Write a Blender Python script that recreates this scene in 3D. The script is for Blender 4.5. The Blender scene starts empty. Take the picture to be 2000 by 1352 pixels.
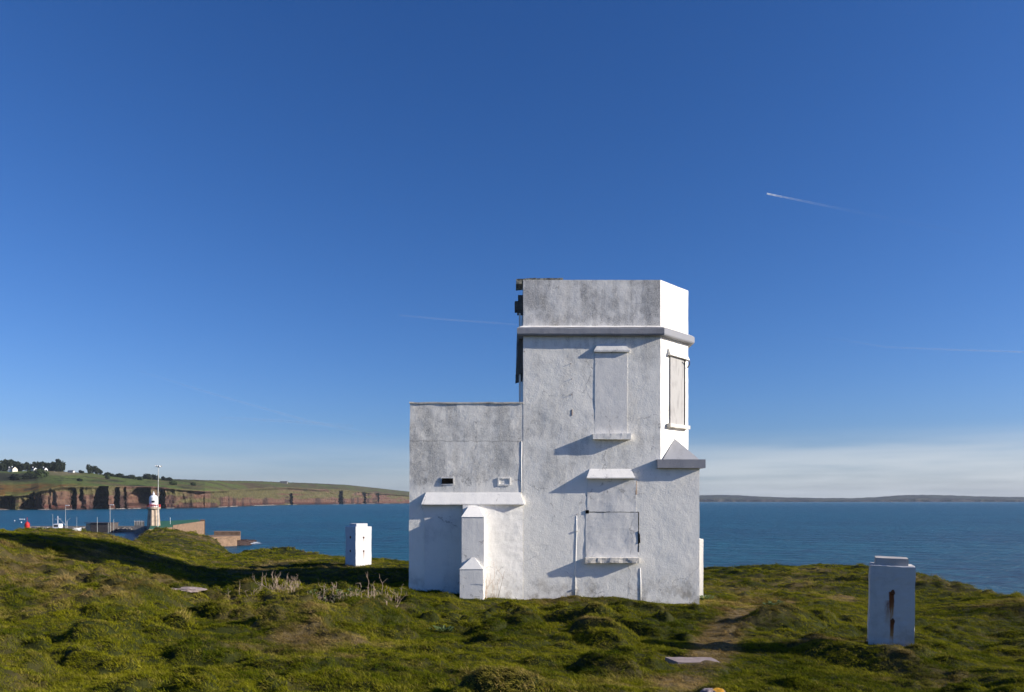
import bpy, bmesh, math, random
import numpy as np
from mathutils import Vector, Matrix, Euler

rng = np.random.default_rng(7)
random.seed(7)
sc = bpy.context.scene
COL = sc.collection
F = 1500.0          # focal length of the photograph in its own pixels
HOR = 978.0         # its horizon row
SEA = -16.0         # sea level, metres below the eye
HAZE = 2.4e-5
D0 = 16.667         # distance of the tower's front wall
SUN_EL, SUN_OFF = math.radians(21.5), math.radians(10.2)

# ------------------------------------------------------------------ camera, sky, sun
cam_d = bpy.data.cameras.new("camera"); cam = bpy.data.objects.new("camera", cam_d); COL.objects.link(cam)
cam.location = (0, 0, 0); cam.rotation_euler = (math.pi/2, 0, 0)
cam_d.sensor_width = 36; cam_d.lens = 27; cam_d.shift_y = 0.151
cam_d.clip_start = 0.1; cam_d.clip_end = 120000
sc.camera = cam
sc.view_settings.view_transform = 'Standard'; sc.view_settings.look = 'None'
sc.view_settings.exposure = 0.50; sc.view_settings.gamma = 1; sc.view_settings.use_curve_mapping = False

sun_dir = Vector((math.cos(SUN_EL)*math.cos(SUN_OFF), -math.cos(SUN_EL)*math.sin(SUN_OFF), math.sin(SUN_EL)))
sd = bpy.data.lights.new("sun", 'SUN'); sd.energy = 5.0; sd.angle = math.radians(0.5); sd.color = (1.0, 0.93, 0.82)
so = bpy.data.objects.new("sun", sd); COL.objects.link(so)
so.rotation_euler = (-sun_dir).to_track_quat('-Z', 'Y').to_euler()

SKY_CURVE = ((1.40, 1.42), (1.10, 1.16), (1.41, 1.07))
world = bpy.data.worlds.new("World"); sc.world = world; world.use_nodes = True
wt = world.node_tree; wt.nodes.clear()
def wn(t, **k):
    n = wt.nodes.new(t)
    for a, b in k.items(): setattr(n, a, b)
    return n
sky = wn('ShaderNodeTexSky', sky_type='NISHITA', sun_disc=False)
sky.sun_elevation = SUN_EL
sky.sun_rotation = math.atan2(sun_dir.x, sun_dir.y)
sky.altitude = 0; sky.air_density = 1.0; sky.dust_density = 0.55; sky.ozone_density = 4.5
wbg = wn('ShaderNodeBackground'); wbg.inputs[1].default_value = 0.0700
wout = wn('ShaderNodeOutputWorld')
tc = wn('ShaderNodeTexCoord'); sep = wn('ShaderNodeSeparateXYZ'); wt.links.new(tc.outputs['Generated'], sep.inputs[0])
mp = wn('ShaderNodeMapping'); mp.inputs['Scale'].default_value = (3.0, 3.0, 34.0); wt.links.new(tc.outputs['Generated'], mp.inputs[0])
nz = wn('ShaderNodeTexNoise'); nz.inputs['Scale'].default_value = 1.6; nz.inputs['Detail'].default_value = 5; nz.inputs['Roughness'].default_value = 0.5
wt.links.new(mp.outputs[0], nz.inputs['Vector'])
cr = wn('ShaderNodeMapRange'); cr.interpolation_type = 'SMOOTHSTEP'
for i, v in ((1, 0.20), (2, 0.66), (3, 0.25), (4, 1)): cr.inputs[i].default_value = v
wt.links.new(nz.outputs[0], cr.inputs[0])
ev = wn('ShaderNodeMapRange'); ev.interpolation_type = 'SMOOTHSTEP'
for i, v in ((1, 0.092), (2, 0.040), (3, 0), (4, 1)): ev.inputs[i].default_value = v
wt.links.new(sep.outputs[2], ev.inputs[0])
ax = wn('ShaderNodeMapRange'); ax.interpolation_type = 'SMOOTHSTEP'
for i, v in ((1, -0.35), (2, 0.5), (3, 0.22), (4, 0.66)): ax.inputs[i].default_value = v
wt.links.new(sep.outputs[0], ax.inputs[0])
m1 = wn('ShaderNodeMath', operation='MULTIPLY'); wt.links.new(cr.outputs[0], m1.inputs[0]); wt.links.new(ev.outputs[0], m1.inputs[1])
m2 = wn('ShaderNodeMath', operation='MULTIPLY'); wt.links.new(m1.outputs[0], m2.inputs[0]); wt.links.new(ax.outputs[0], m2.inputs[1])
# the polarised, deep blue rendering of the sky: one contrast curve per channel, the same in every direction
hsv = wn('ShaderNodeCombineColor'); ssep = wn('ShaderNodeSeparateColor'); wt.links.new(sky.outputs[0], ssep.inputs[0])
SK = 0.085
for i_, (a_, g_) in enumerate(SKY_CURVE):
    q1 = wn('ShaderNodeMath', operation='MULTIPLY'); wt.links.new(ssep.outputs[i_], q1.inputs[0]); q1.inputs[1].default_value = SK
    q2 = wn('ShaderNodeMath', operation='MINIMUM'); wt.links.new(q1.outputs[0], q2.inputs[0]); q2.inputs[1].default_value = (2.6, 2.3, 1.7)[i_]
    q3 = wn('ShaderNodeMath', operation='POWER'); wt.links.new(q2.outputs[0], q3.inputs[0]); q3.inputs[1].default_value = g_
    q4 = wn('ShaderNodeMath', operation='MULTIPLY'); wt.links.new(q3.outputs[0], q4.inputs[0]); q4.inputs[1].default_value = a_/SK
    wt.links.new(q4.outputs[0], hsv.inputs[i_])
mx = wn('ShaderNodeMix', data_type='RGBA'); wt.links.new(m2.outputs[0], mx.inputs[0])
wt.links.new(hsv.outputs[0], mx.inputs[6]); mx.inputs[7].default_value = (7.2, 7.6, 8.0, 1)
wt.links.new(mx.outputs[2], wbg.inputs[0]); wt.links.new(wbg.outputs[0], wout.inputs[0])

# ------------------------------------------------------------------ numpy noise
def _hash(ix, iy, iz, s):
    n = (ix.astype(np.int64)*374761393 + iy.astype(np.int64)*668265263 + iz.astype(np.int64)*2147483647 + s*1274126177) & 0xffffffff
    n = ((n ^ (n >> 13))*1274126177) & 0xffffffff
    n = ((n ^ (n >> 15))*2246822519) & 0xffffffff
    return ((n ^ (n >> 16)) & 0xffffff)/float(0xffffff)
def n3(x, y, z, s=0):
    x, y, z = np.broadcast_arrays(np.asarray(x, float), np.asarray(y, float), np.asarray(z, float))
    ix, iy, iz = np.floor(x), np.floor(y), np.floor(z)
    fx, fy, fz = x-ix, y-iy, z-iz
    fx, fy, fz = [f*f*f*(f*(f*6-15)+10) for f in (fx, fy, fz)]
    r = 0
    for a in (0, 1):
        wa = fx if a else 1-fx
        for b in (0, 1):
            wb = fy if b else 1-fy
            for c in (0, 1):
                wc = fz if c else 1-fz
                r = r + wa*wb*wc*_hash(ix+a, iy+b, iz+c, s)
    return r*2-1
def fbm(x, y, z=0, o=4, s=0, g=0.5):
    r, a, f, t = 0, 1, 1, 0
    for i in range(o):
        r = r + a*n3(np.asarray(x)*f+i*7.3, np.asarray(y)*f+i*3.1, np.asarray(z)*f+i*1.7, s+i); t += a; a *= g; f *= 2.03
    return r/t
def sstep(a, b, x):
    t = np.clip((x-a)/(b-a), 0, 1); return t*t*(3-2*t)

# ------------------------------------------------------------------ materials
def mat(name, col, rough=0.9, spec=0.3):
    m = bpy.data.materials.new(name); m.use_nodes = True
    b = m.node_tree.nodes['Principled BSDF']
    b.inputs['Base Color'].default_value = (*col, 1); b.inputs['Roughness'].default_value = rough
    b.inputs['Specular IOR Level'].default_value = spec
    return m, m.node_tree, b
def node(t, ty, **k):
    n = t.nodes.new(ty)
    for a, b in k.items(): setattr(n, a, b)
    return n
def noise_tex(t, vec, scale, detail=4, rough=0.55, out=0):
    n = node(t, 'ShaderNodeTexNoise'); n.inputs['Scale'].default_value = scale
    n.inputs['Detail'].default_value = detail; n.inputs['Roughness'].default_value = rough
    if vec is not None: t.links.new(vec, n.inputs['Vector'])
    return n.outputs[out]
def rng_map(t, v, a, b, c=0.0, d=1.0):
    n = node(t, 'ShaderNodeMapRange'); n.interpolation_type = 'SMOOTHSTEP'
    for i, x in ((1, a), (2, b), (3, c), (4, d)): n.inputs[i].default_value = x
    t.links.new(v, n.inputs[0]); return n.outputs[0]
def mixc(t, f, a, b, mode='MIX'):
    n = node(t, 'ShaderNodeMix', data_type='RGBA', blend_type=mode)
    if isinstance(f, (int, float)): n.inputs[0].default_value = f
    else: t.links.new(f, n.inputs[0])
    for i, x in ((6, a), (7, b)):
        if isinstance(x, tuple): n.inputs[i].default_value = (*x, 1) if len(x) == 3 else x
        else: t.links.new(x, n.inputs[i])
    return n.outputs[2]
def mth(t, op, a, b=None):
    n = node(t, 'ShaderNodeMath', operation=op)
    for i, x in ((0, a), (1, b)):
        if x is None: continue
        if isinstance(x, (int, float)): n.inputs[i].default_value = x
        else: t.links.new(x, n.inputs[i])
    return n.outputs[0]
def bump(t, h, strength, dist, normal=None):
    n = node(t, 'ShaderNodeBump'); n.inputs['Strength'].default_value = strength; n.inputs['Distance'].default_value = dist
    t.links.new(h, n.inputs['Height'])
    if normal is not None: t.links.new(normal, n.inputs['Normal'])
    return n.outputs[0]
def pos(t): return node(t, 'ShaderNodeNewGeometry').outputs['Position']
def mapping(t, v, scale, loc=(0, 0, 0)):
    n = node(t, 'ShaderNodeMapping'); n.inputs['Scale'].default_value = scale; n.inputs['Location'].default_value = loc
    t.links.new(v, n.inputs[0]); return n.outputs[0]
def sepz(t, v, i=2):
    n = node(t, 'ShaderNodeSeparateXYZ'); t.links.new(v, n.inputs[0]); return n.outputs[i]

def plaster(name, white, grey, amount, coarse=1.0, z_grime=True, splash=True, warm=(0.55, 0.47, 0.35)):
    """roughcast wall under old lime wash: grey algae in patches, thicker high up, soil splash near the foot"""
    m, t, b = mat(name, white, 0.95, 0.15)
    p = pos(t); z = sepz(t, p)
    big = noise_tex(t, p, 1.1, 6, 0.62); med = noise_tex(t, p, 5.5, 5, 0.65); fine = noise_tex(t, p, 42, 4, 0.75)
    streak = noise_tex(t, mapping(t, p, (6, 6, 0.7)), 1.0, 5, 0.6)
    g = mth(t, 'ADD', mth(t, 'MULTIPLY', big, 0.9), mth(t, 'MULTIPLY', med, 0.5))
    g = mth(t, 'ADD', g, mth(t, 'MULTIPLY', streak, 0.55))
    if z_grime:      # cleaner near the ground where it was repainted, dirty above the door hood, dirtiest on the parapet
        g = mth(t, 'ADD', g, rng_map(t, z, -0.5, 0.9, -0.20, 0.02))
        g = mth(t, 'ADD', g, rng_map(t, z, 3.3, 4.5, 0.0, 0.12))
        gx = mth(t, 'MULTIPLY', rng_map(t, sepz(t, p, 0), 1.5, 0.2, 0.0, 1.0), mth(t, 'MULTIPLY', rng_map(t, z, 0.0, 0.7), rng_map(t, z, 2.6, 1.5)))
        g = mth(t, 'ADD', g, mth(t, 'MULTIPLY', gx, 0.13))
    patch = rng_map(t, g, 0.93, 1.22)
    nx = sepz(t, node(t, 'ShaderNodeNewGeometry').outputs['True Normal'], 0)
    patch = mth(t, 'MULTIPLY', patch, rng_map(t, nx, 0.25, 0.6, 1.0, 0.12))      # grey thinned on sunward faces, painting them brightly lit
    speck = rng_map(t, fine, 0.40, 0.62)
    f = mth(t, 'MULTIPLY', patch, mth(t, 'ADD', mth(t, 'MULTIPLY', speck, 0.6), 0.4))
    c = mixc(t, mth(t, 'MULTIPLY', f, amount), white, grey)
    dv_ = node(t, 'ShaderNodeVectorMath', operation='ADD'); t.links.new(p, dv_.inputs[0])
    dn_ = node(t, 'ShaderNodeVectorMath', operation='SCALE'); t.links.new(noise_tex(t, p, 2.3, 5, .6, 1), dn_.inputs[0]); dn_.inputs['Scale'].default_value = .55; t.links.new(dn_.outputs[0], dv_.inputs[1])
    vo_ = node(t, 'ShaderNodeTexVoronoi', feature='DISTANCE_TO_EDGE'); vo_.inputs['Scale'].default_value = 0.62; t.links.new(dv_.outputs[0], vo_.inputs['Vector'])
    ck_ = mth(t, 'MULTIPLY', rng_map(t, vo_.outputs['Distance'], .0075, .002, 0, 1), rng_map(t, med, .46, .60))
    c = mixc(t, mth(t, 'MULTIPLY', ck_, .0 if 'concrete' in name else .5), c, (0.2, 0.19, 0.18))
    if name == 'grimy_roughcast':       # the day joint across the annex
        jz = mth(t, 'ABSOLUTE', mth(t, 'ADD', mth(t, 'SUBTRACT', z, 1.29), mth(t, 'MULTIPLY', mth(t, 'SUBTRACT', med, .5), .10)))
        c = mixc(t, mth(t, 'MULTIPLY', rng_map(t, jz, .018, .004, 0, 1), .45), c, (0.22, 0.21, 0.2))
    dark = rng_map(t, fine, 0.66, 0.74)
    c = mixc(t, mth(t, 'MULTIPLY', dark, 0.35*amount), c, (0.16, 0.16, 0.15))
    w = rng_map(t, noise_tex(t, mapping(t, p, (1.4, 1.4, 0.5), (5, 2, 1)), 1.0, 4, 0.6), 0.56, 0.75)
    c = mixc(t, mth(t, 'MULTIPLY', w, 0.22), c, warm)
    if splash:
        sp = mth(t, 'MULTIPLY', rng_map(t, z, -1.35, -2.15), rng_map(t, noise_tex(t, p, 3.2, 5, 0.7), 0.42, 0.7))
        c = mixc(t, mth(t, 'MULTIPLY', sp, 0.75), c, (0.27, 0.24, 0.19))
    t.links.new(c, b.inputs['Base Color'])
    v = node(t, 'ShaderNodeTexVoronoi'); v.inputs['Scale'].default_value = 26; t.links.new(p, v.inputs['Vector'])
    h = mth(t, 'ADD', mth(t, 'MULTIPLY', noise_tex(t, p, 52, 4, 0.65), 1.0), mth(t, 'MULTIPLY', noise_tex(t, p, 9, 3, 0.5), 0.45))
    h = mth(t, 'SUBTRACT', h, mth(t, 'MULTIPLY', v.outputs[0], 0.35))
    t.links.new(bump(t, h, 0.40*coarse, 0.010), b.inputs['Normal'])
    return m
M = {}
M['wall'] = plaster('roughcast_limewash', (0.90, 0.87, 0.80), (0.44, 0.43, 0.40), 0.78)
M['annex'] = plaster('grimy_roughcast', (0.88, 0.85, 0.78), (0.38, 0.37, 0.345), 0.92)
M['parapet'] = plaster('weathered_parapet_render', (0.82, 0.79, 0.74), (0.32, 0.31, 0.295), 1.0)
M['clean'] = plaster('thick_white_limewash', (0.88, 0.85, 0.79), (0.6, 0.58, 0.55), 0.35, 0.6, False, False)
M['patch'] = plaster('smooth_render_patch', (0.80, 0.78, 0.74), (0.52, 0.51, 0.50), 0.6, 0.7, False, False)
M['slate_band'] = plaster('grey_painted_concrete', (0.29, 0.295, 0.32), (0.19, 0.19, 0.21), 0.8, 0.6, False, False, (0.3, 0.28, 0.25))
M['triangle'] = plaster('grey_concrete', (0.42, 0.42, 0.43), (0.27, 0.27, 0.28), 0.8, 0.7, False, False)
M['pillar_grey'] = plaster('grey_pillar_concrete', (0.56, 0.55, 0.53), (0.40, 0.395, 0.38), 0.8, 0.5, False, True)  # one even grey, lower in tone than the tower's whitewash
M['pillar_white'] = plaster('white_painted_concrete', (0.64, 0.64, 0.65), (0.5, 0.5, 0.52), 0.6, 0.5, False, False)
M['weathered'] = plaster('lichened_stone_sill', (0.66, 0.62, 0.55), (0.32, 0.28, 0.24), 0.9, 1.0, False, False)
M['dark'], _, _ = mat('painted_void', (0.012, 0.011, 0.010), 1.0, 0.0)  # flat near-black standing for the shade inside openings
M['rust'], t_, b_ = mat('rusted_iron', (0.09, 0.035, 0.015), 0.9, 0.2)
t_.links.new(mixc(t_, noise_tex(t_, None, 9), (0.05, 0.025, 0.015), (0.22, 0.08, 0.03)), b_.inputs['Base Color'])
M['old_wood'], t_, b_ = mat('weathered_wood', (0.12, 0.1, 0.08), 0.9, 0.2)
p_ = mapping(t_, pos(t_), (4, 4, 0.8)); t_.links.new(mixc(t_, noise_tex(t_, p_, 6), (0.05, 0.04, 0.035), (0.24, 0.21, 0.18)), b_.inputs['Base Color'])
M['felt'], t_, b_ = mat('mossy_felt', (0.1, 0.1, 0.09), 0.95, 0.1)
t_.links.new(mixc(t_, rng_map(t_, noise_tex(t_, pos(t_), 14, 5), 0.4, 0.6), (0.09, 0.085, 0.075), (0.30, 0.29, 0.23)), b_.inputs['Base Color'])
M['ochre'] = plaster('rust_stain', (0.42, 0.26, 0.13), (0.3, 0.2, 0.12), .6, .5, False, False)
M['board'], t_, b_ = mat('painted_board', (0.62, 0.61, 0.59), 0.7, 0.3)
t_.links.new(mixc(t_, rng_map(t_, noise_tex(t_, mapping(t_, pos(t_), (3, 3, .7)), 4, 5), 0.45, 0.7), (0.40, 0.39, 0.375), (0.30, 0.29, 0.28)), b_.inputs['Base Color'])

def attr_mat(name, attr, rough=0.95, spec=0.1, bscale=None, bstr=0.5, bdist=0.05, vary=0.3, vscale=1.0):
    m, t, b = mat(name, (0.2, 0.2, 0.2), rough, spec)
    a = node(t, 'ShaderNodeAttribute', attribute_name=attr)
    n = rng_map(t, noise_tex(t, pos(t), vscale, 6, 0.65), 0.3, 0.7, 1-vary, 1+vary)
    vm = node(t, 'ShaderNodeVectorMath', operation='SCALE'); t.links.new(a.outputs['Color'], vm.inputs[0]); t.links.new(n, vm.inputs['Scale'])
    t.links.new(vm.outputs[0], b.inputs['Base Color'])
    if bscale: t.links.new(bump(t, noise_tex(t, pos(t), bscale, 6, 0.65), bstr, bdist), b.inputs['Normal'])
    return m

# ------------------------------------------------------------------ object helpers
def obj(name, me, m=None, parent=None, label=None, cat=None, group=None, kind=None, loc=None):
    if m is not None:
        me.materials.clear()
        for x in (m if isinstance(m, list) else [m]): me.materials.append(x)
    o = bpy.data.objects.new(name, me); COL.objects.link(o)
    if parent: o.parent = parent
    if loc: o.location = loc
    for k, v in (('label', label), ('category', cat), ('group', group), ('kind', kind)):
        if v: o[k] = v
    return o
def thing(name, label, cat, loc=(0, 0, 0), rz=0, group=None):
    o = obj(name, None, None, None, label, cat, group); o.location = loc; o.rotation_euler = (0, 0, rz); o.empty_display_size = 0.3
    return o
def mesh_np(name, V, Fc, smooth=False, attr=None, attrname='col'):
    me = bpy.data.meshes.new(name)
    V = np.asarray(V, np.float32); Fc = np.asarray(Fc, np.int32)
    me.vertices.add(len(V)); me.vertices.foreach_set('co', V.ravel())
    k = Fc.shape[1]
    me.loops.add(Fc.size); me.loops.foreach_set('vertex_index', Fc.ravel())
    me.polygons.add(len(Fc)); me.polygons.foreach_set('loop_start', np.arange(0, Fc.size, k, dtype=np.int32))
    me.update(calc_edges=True); me.validate()
    if smooth: me.polygons.foreach_set('use_smooth', np.ones(len(Fc), bool))
    if attr is not None:
        a = me.attributes.new(attrname, 'FLOAT_COLOR', 'POINT')
        c = np.ones((len(V), 4), np.float32); c[:, :3] = attr; a.data.foreach_set('color', c.ravel())
    return me
def grid_faces(nu, nv, off=0):
    i = np.arange(nu-1)[:, None]*nv + np.arange(nv-1)[None, :] + off
    i = i.ravel(); return np.stack([i, i+nv, i+nv+1, i+1], 1)
class MB:
    """collects panels, boxes and tubes into one mesh; 'amp' shifts every vertex by a position noise so that seams stay shut"""
    def __init__(s, amp=0.0, sc=2.2): s.V = []; s.F = []; s.n = 0; s.amp = amp; s.sc = sc
    def add(s, V, Fc):
        V = np.asarray(V, float).reshape(-1, 3); s.V.append(V); s.F += [tuple(int(i)+s.n for i in f) for f in Fc]; s.n += len(V)
    def panel(s, bl, br, tr, tl, nu=1, nv=1):
        bl, br, tr, tl = [np.array(a, float) for a in (bl, br, tr, tl)]
        u = np.linspace(0, 1, nu+1)[:, None, None]; v = np.linspace(0, 1, nv+1)[None, :, None]
        P = (1-u)*(1-v)*bl+u*(1-v)*br+u*v*tr+(1-u)*v*tl
        s.add(P.reshape(-1, 3), grid_faces(nu+1, nv+1))
    def hexa(s, a, b, res=0.05):
        """a: bottom ring of 4 points (counter-clockwise from above), b: top ring"""
        a = [np.array(p, float) for p in a]; b = [np.array(p, float) for p in b]
        def k(p, q): return int(max(1, min(120, round(np.linalg.norm(p-q)/res))))
        ks = [max(k(a[i], a[(i+1) % 4]), k(b[i], b[(i+1) % 4])) for i in range(4)]
        k0, k1 = max(ks[0], ks[2]), max(ks[1], ks[3]); kh = max(k(a[i], b[i]) for i in range(4))
        for i in range(4):
            j = (i+1) % 4; s.panel(a[i], a[j], b[j], b[i], (k0, k1)[i % 2], kh)
        s.panel(b[0], b[1], b[2], b[3], k0, k1); s.panel(a[3], a[2], a[1], a[0], k0, k1)
    def box(s, x0, x1, y0, y1, z0, z1, res=0.05):
        s.hexa([(x0, y0, z0), (x1, y0, z0), (x1, y1, z0), (x0, y1, z0)], [(x0, y0, z1), (x1, y0, z1), (x1, y1, z1), (x0, y1, z1)], res)
    def tube(s, pts, r, n=6):
        pts = [Vector(p) for p in pts]; rr = r if isinstance(r, (list, tuple)) else [r]*len(pts)
        V = []; 
        for i, p in enumerate(pts):
            d = (pts[min(i+1, len(pts)-1)]-pts[max(i-1, 0)]).normalized()
            a = d.cross(Vector((0, 0, 1)) if abs(d.z) < .9 else Vector((1, 0, 0))).normalized(); b = d.cross(a)
            for k in range(n):
                an = 2*math.pi*k/n; V.append(p+(a*math.cos(an)+b*math.sin(an))*rr[i])
        Fc = []
        for i in range(len(pts)-1):
            for k in range(n):
                q = (k+1) % n; Fc.append((i*n+k, i*n+q, (i+1)*n+q, (i+1)*n+k))
        Fc.append(tuple(range(n-1, -1, -1))); Fc.append(tuple((len(pts)-1)*n+k for k in range(n)))
        s.add([tuple(v) for v in V], Fc)
    def lathe(s, prof, c, n=16, rot=0):
        V = []
        for r, z in prof:
            for k in range(n):
                a = 2*math.pi*k/n+rot; V.append((c[0]+r*math.cos(a), c[1]+r*math.sin(a), c[2]+z))
        Fc = [(i*n+k, i*n+(k+1) % n, (i+1)*n+(k+1) % n, (i+1)*n+k) for i in range(len(prof)-1) for k in range(n)]
        Fc.append(tuple(range(n-1, -1, -1))); Fc.append(tuple((len(prof)-1)*n+k for k in range(n)))
        s.add(V, Fc)
    def mesh(s, name, smooth=False):
        V = np.concatenate(s.V)
        if s.amp:
            d = np.stack([fbm(V[:, 0]*s.sc, V[:, 1]*s.sc, V[:, 2]*s.sc, 5, 11+i, 0.6) for i in range(3)], 1)
            V = V + d*s.amp
        me = bpy.data.meshes.new(name); me.from_pydata(V.tolist(), [], s.F)
        bm = bmesh.new(); bm.from_mesh(me); bmesh.ops.remove_doubles(bm, verts=bm.verts, dist=0.0004)
        bmesh.ops.recalc_face_normals(bm, faces=bm.faces)
        bm.to_mesh(me); bm.free()
        if smooth: me.polygons.foreach_set('use_smooth', np.ones(len(me.polygons), bool))
        me.update(); return me
def part(name, mb, m, parent, label=None, smooth=False, **k): return obj(name, mb.mesh(name, smooth), m, parent, label, **k)
def WX(px, d=D0): return (px-1000)/F*d
def WZ(py, d=D0): return (HOR-py)/F*d

# ------------------------------------------------------------------ the headland's ground
cols = np.array([-500, 0, 200, 300, 400, 480, 600, 800, 1000, 1200, 1366, 1600, 1780, 2000, 2500], float)
RY = np.array([3, 6.5, 9, 12, 15, 17, 20, 24, 30, 40, 50, 60, 75], float)
TZ = np.array([
 [-1.6,-1.5,-1.35,-1.0,-.6,-.45,-.4,-.4,-.9,-2,-3,-4,-5],
 [-1.65,-1.62,-1.60,-1.40,-1.02,-.84,-.72,-.68,-.95,-2,-3,-4,-5],
 [-1.65,-1.65,-1.65,-1.52,-1.32,-1.22,-1.10,-1.00,-1.02,-2.3,-3.0,-3.3,-4],
 [-1.65,-1.65,-1.67,-1.62,-1.52,-1.50,-1.46,-1.40,-1.62,-2.1,-2.1,-1.85,-2.2],
 [-1.65,-1.66,-1.70,-1.75,-1.74,-1.76,-1.80,-1.80,-2.00,-2.5,-2.5,-2.32,-2.8],
 [-1.65,-1.66,-1.70,-1.74,-1.72,-1.85,-1.95,-1.92,-2.05,-2.4,-3.2,-3.6,-4],
 [-1.65,-1.67,-1.72,-1.66,-1.61,-1.97,-2.08,-1.86,-2.05,-2.3,-3,-4,-5],
 [-1.65,-1.70,-1.76,-1.85,-1.80,-1.90,-2.02,-1.80,-2.1,-3,-4,-5,-6],
 [-1.65,-1.72,-1.82,-1.98,-2.05,-2.07,-2.1,-2.1,-2.1,-3,-4,-5,-6],
 [-1.65,-1.73,-1.86,-2.00,-2.08,-2.10,-2.1,-2.2,-2.4,-3,-4,-5,-6],
 [-1.65,-1.75,-1.90,-2.05,-2.16,-2.22,-2.32,-2.46,-2.64,-3,-4,-5,-6],
 [-1.65,-1.77,-1.93,-2.06,-2.15,-2.20,-2.28,-2.36,-2.36,-3,-4,-5,-6],
 [-1.65,-1.80,-2.0,-2.14,-2.30,-2.40,-2.48,-2.20,-2.5,-3,-4,-5,-6],
 [-1.65,-1.78,-2.02,-2.30,-2.48,-2.14,-2.25,-2.5,-3,-3,-4,-5,-6],
 [-1.65,-1.7,-1.85,-2.0,-2.0,-2.1,-2.25,-2.5,-3,-3,-4,-5,-6]])
EDGE = np.array([24, 24, 34, 66, 66, 47, 33, 25.5, 30, 32, 32, 31.5, 25.5, 18, 14.5], float)
def _cr(p0, p1, p2, p3, t):
    return 0.5*((2*p1)+(-p0+p2)*t+(2*p0-5*p1+4*p2-p3)*t*t+(-p0+3*p1-3*p2+p3)*t**3)
def base_z(X, Y):
    X = np.asarray(X, float); Y = np.asarray(Y, float)
    r = np.hypot(X, Y); th = np.arctan2(X, np.maximum(Y, -1e9))
    thc = np.clip(th, -math.radians(45), math.radians(45))
    u = np.clip(np.tan(thc)*F+1000, cols[0], cols[-1]); Ye = r*np.cos(thc)
    yi = np.interp(Ye, RY, np.arange(len(RY))); ui = np.interp(u, cols, np.arange(len(cols)))
    y1 = np.clip(np.floor(yi).astype(int), 0, len(RY)-2); ty = yi-y1
    u1 = np.clip(np.floor(ui).astype(int), 0, len(cols)-2); tu = ui-u1
    def row(c):
        c = np.clip(c, 0, len(cols)-1)
        g = lambda k: TZ[c, np.clip(k, 0, len(RY)-1)]
        return _cr(g(y1-1), g(y1), g(y1+1), g(y1+2), ty)
    z = _cr(row(u1-1), row(u1), row(u1+1), row(u1+2), tu)
    E = np.interp(u, cols, EDGE) + 1.6*fbm(u/60, Ye*0+3, 0, 3, 5)
    return z, E, Ye, u
PATH = [((px_-1000)/F*y_, y_) for px_, y_ in ((1300, 6.6), (1335, 7.4), (1385, 10.3), (1405, 13.2), (1445, 15.6), (1560, 17.6), (1660, 19.8))]
def path_m(X, Y):
    d = np.full(np.shape(X), 9.0)
    for (ax_, ay_), (bx2, by2) in zip(PATH[:-1], PATH[1:]):
        ex, ey = bx2-ax_, by2-ay_; tt_ = np.clip(((X-ax_)*ex+(Y-ay_)*ey)/(ex*ex+ey*ey), 0, 1)
        d = np.minimum(d, np.hypot(X-ax_-tt_*ex, Y-ay_-tt_*ey))
    d = d + .22*fbm(X/.7, Y/.7, 0, 3, 161)
    return 1-sstep(.12, .42, d)
def straw_f(X, Y):
    w = fbm(X/2.6, Y/3.4, 0, 5, 31, 0.6)*0.62 + fbm(X/0.5, Y/0.55, 0, 3, 41, 0.6)*0.40
    u = np.where(Y > 1, X/np.maximum(Y, 1)*F+1000, 1000)
    py = HOR + 1.95/np.maximum(Y, 1)*F
    s = w*1.3
    def el(cx, cy, rx, ry, a): return a*np.exp(-(((u-cx)/rx)**2+((py-cy)/ry)**2))
    s = s + el(120, 1190, 380, 45, .14) + el(1480, 1165, 160, 30, .4) + el(1400, 1222, 50, 36, .8) + el(1320, 1322, 90, 18, .8) + el(1375, 1255, 40, 30, .4)
    s = s + el(640, 1085, 120, 10, .3) + el(330, 1025, 140, 20, .3) + el(60, 1330, 140, 40, .25) + el(620, 1230, 120, 25, .12)
    s = s - el(850, 1200, 250, 60, .2) - el(1550, 1300, 160, 40, .25) - el(500, 1330, 300, 40, .1)
    s = s + .48*path_m(X, Y)
    return np.clip(sstep(-0.10, 0.95, s), 0, 1)
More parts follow.
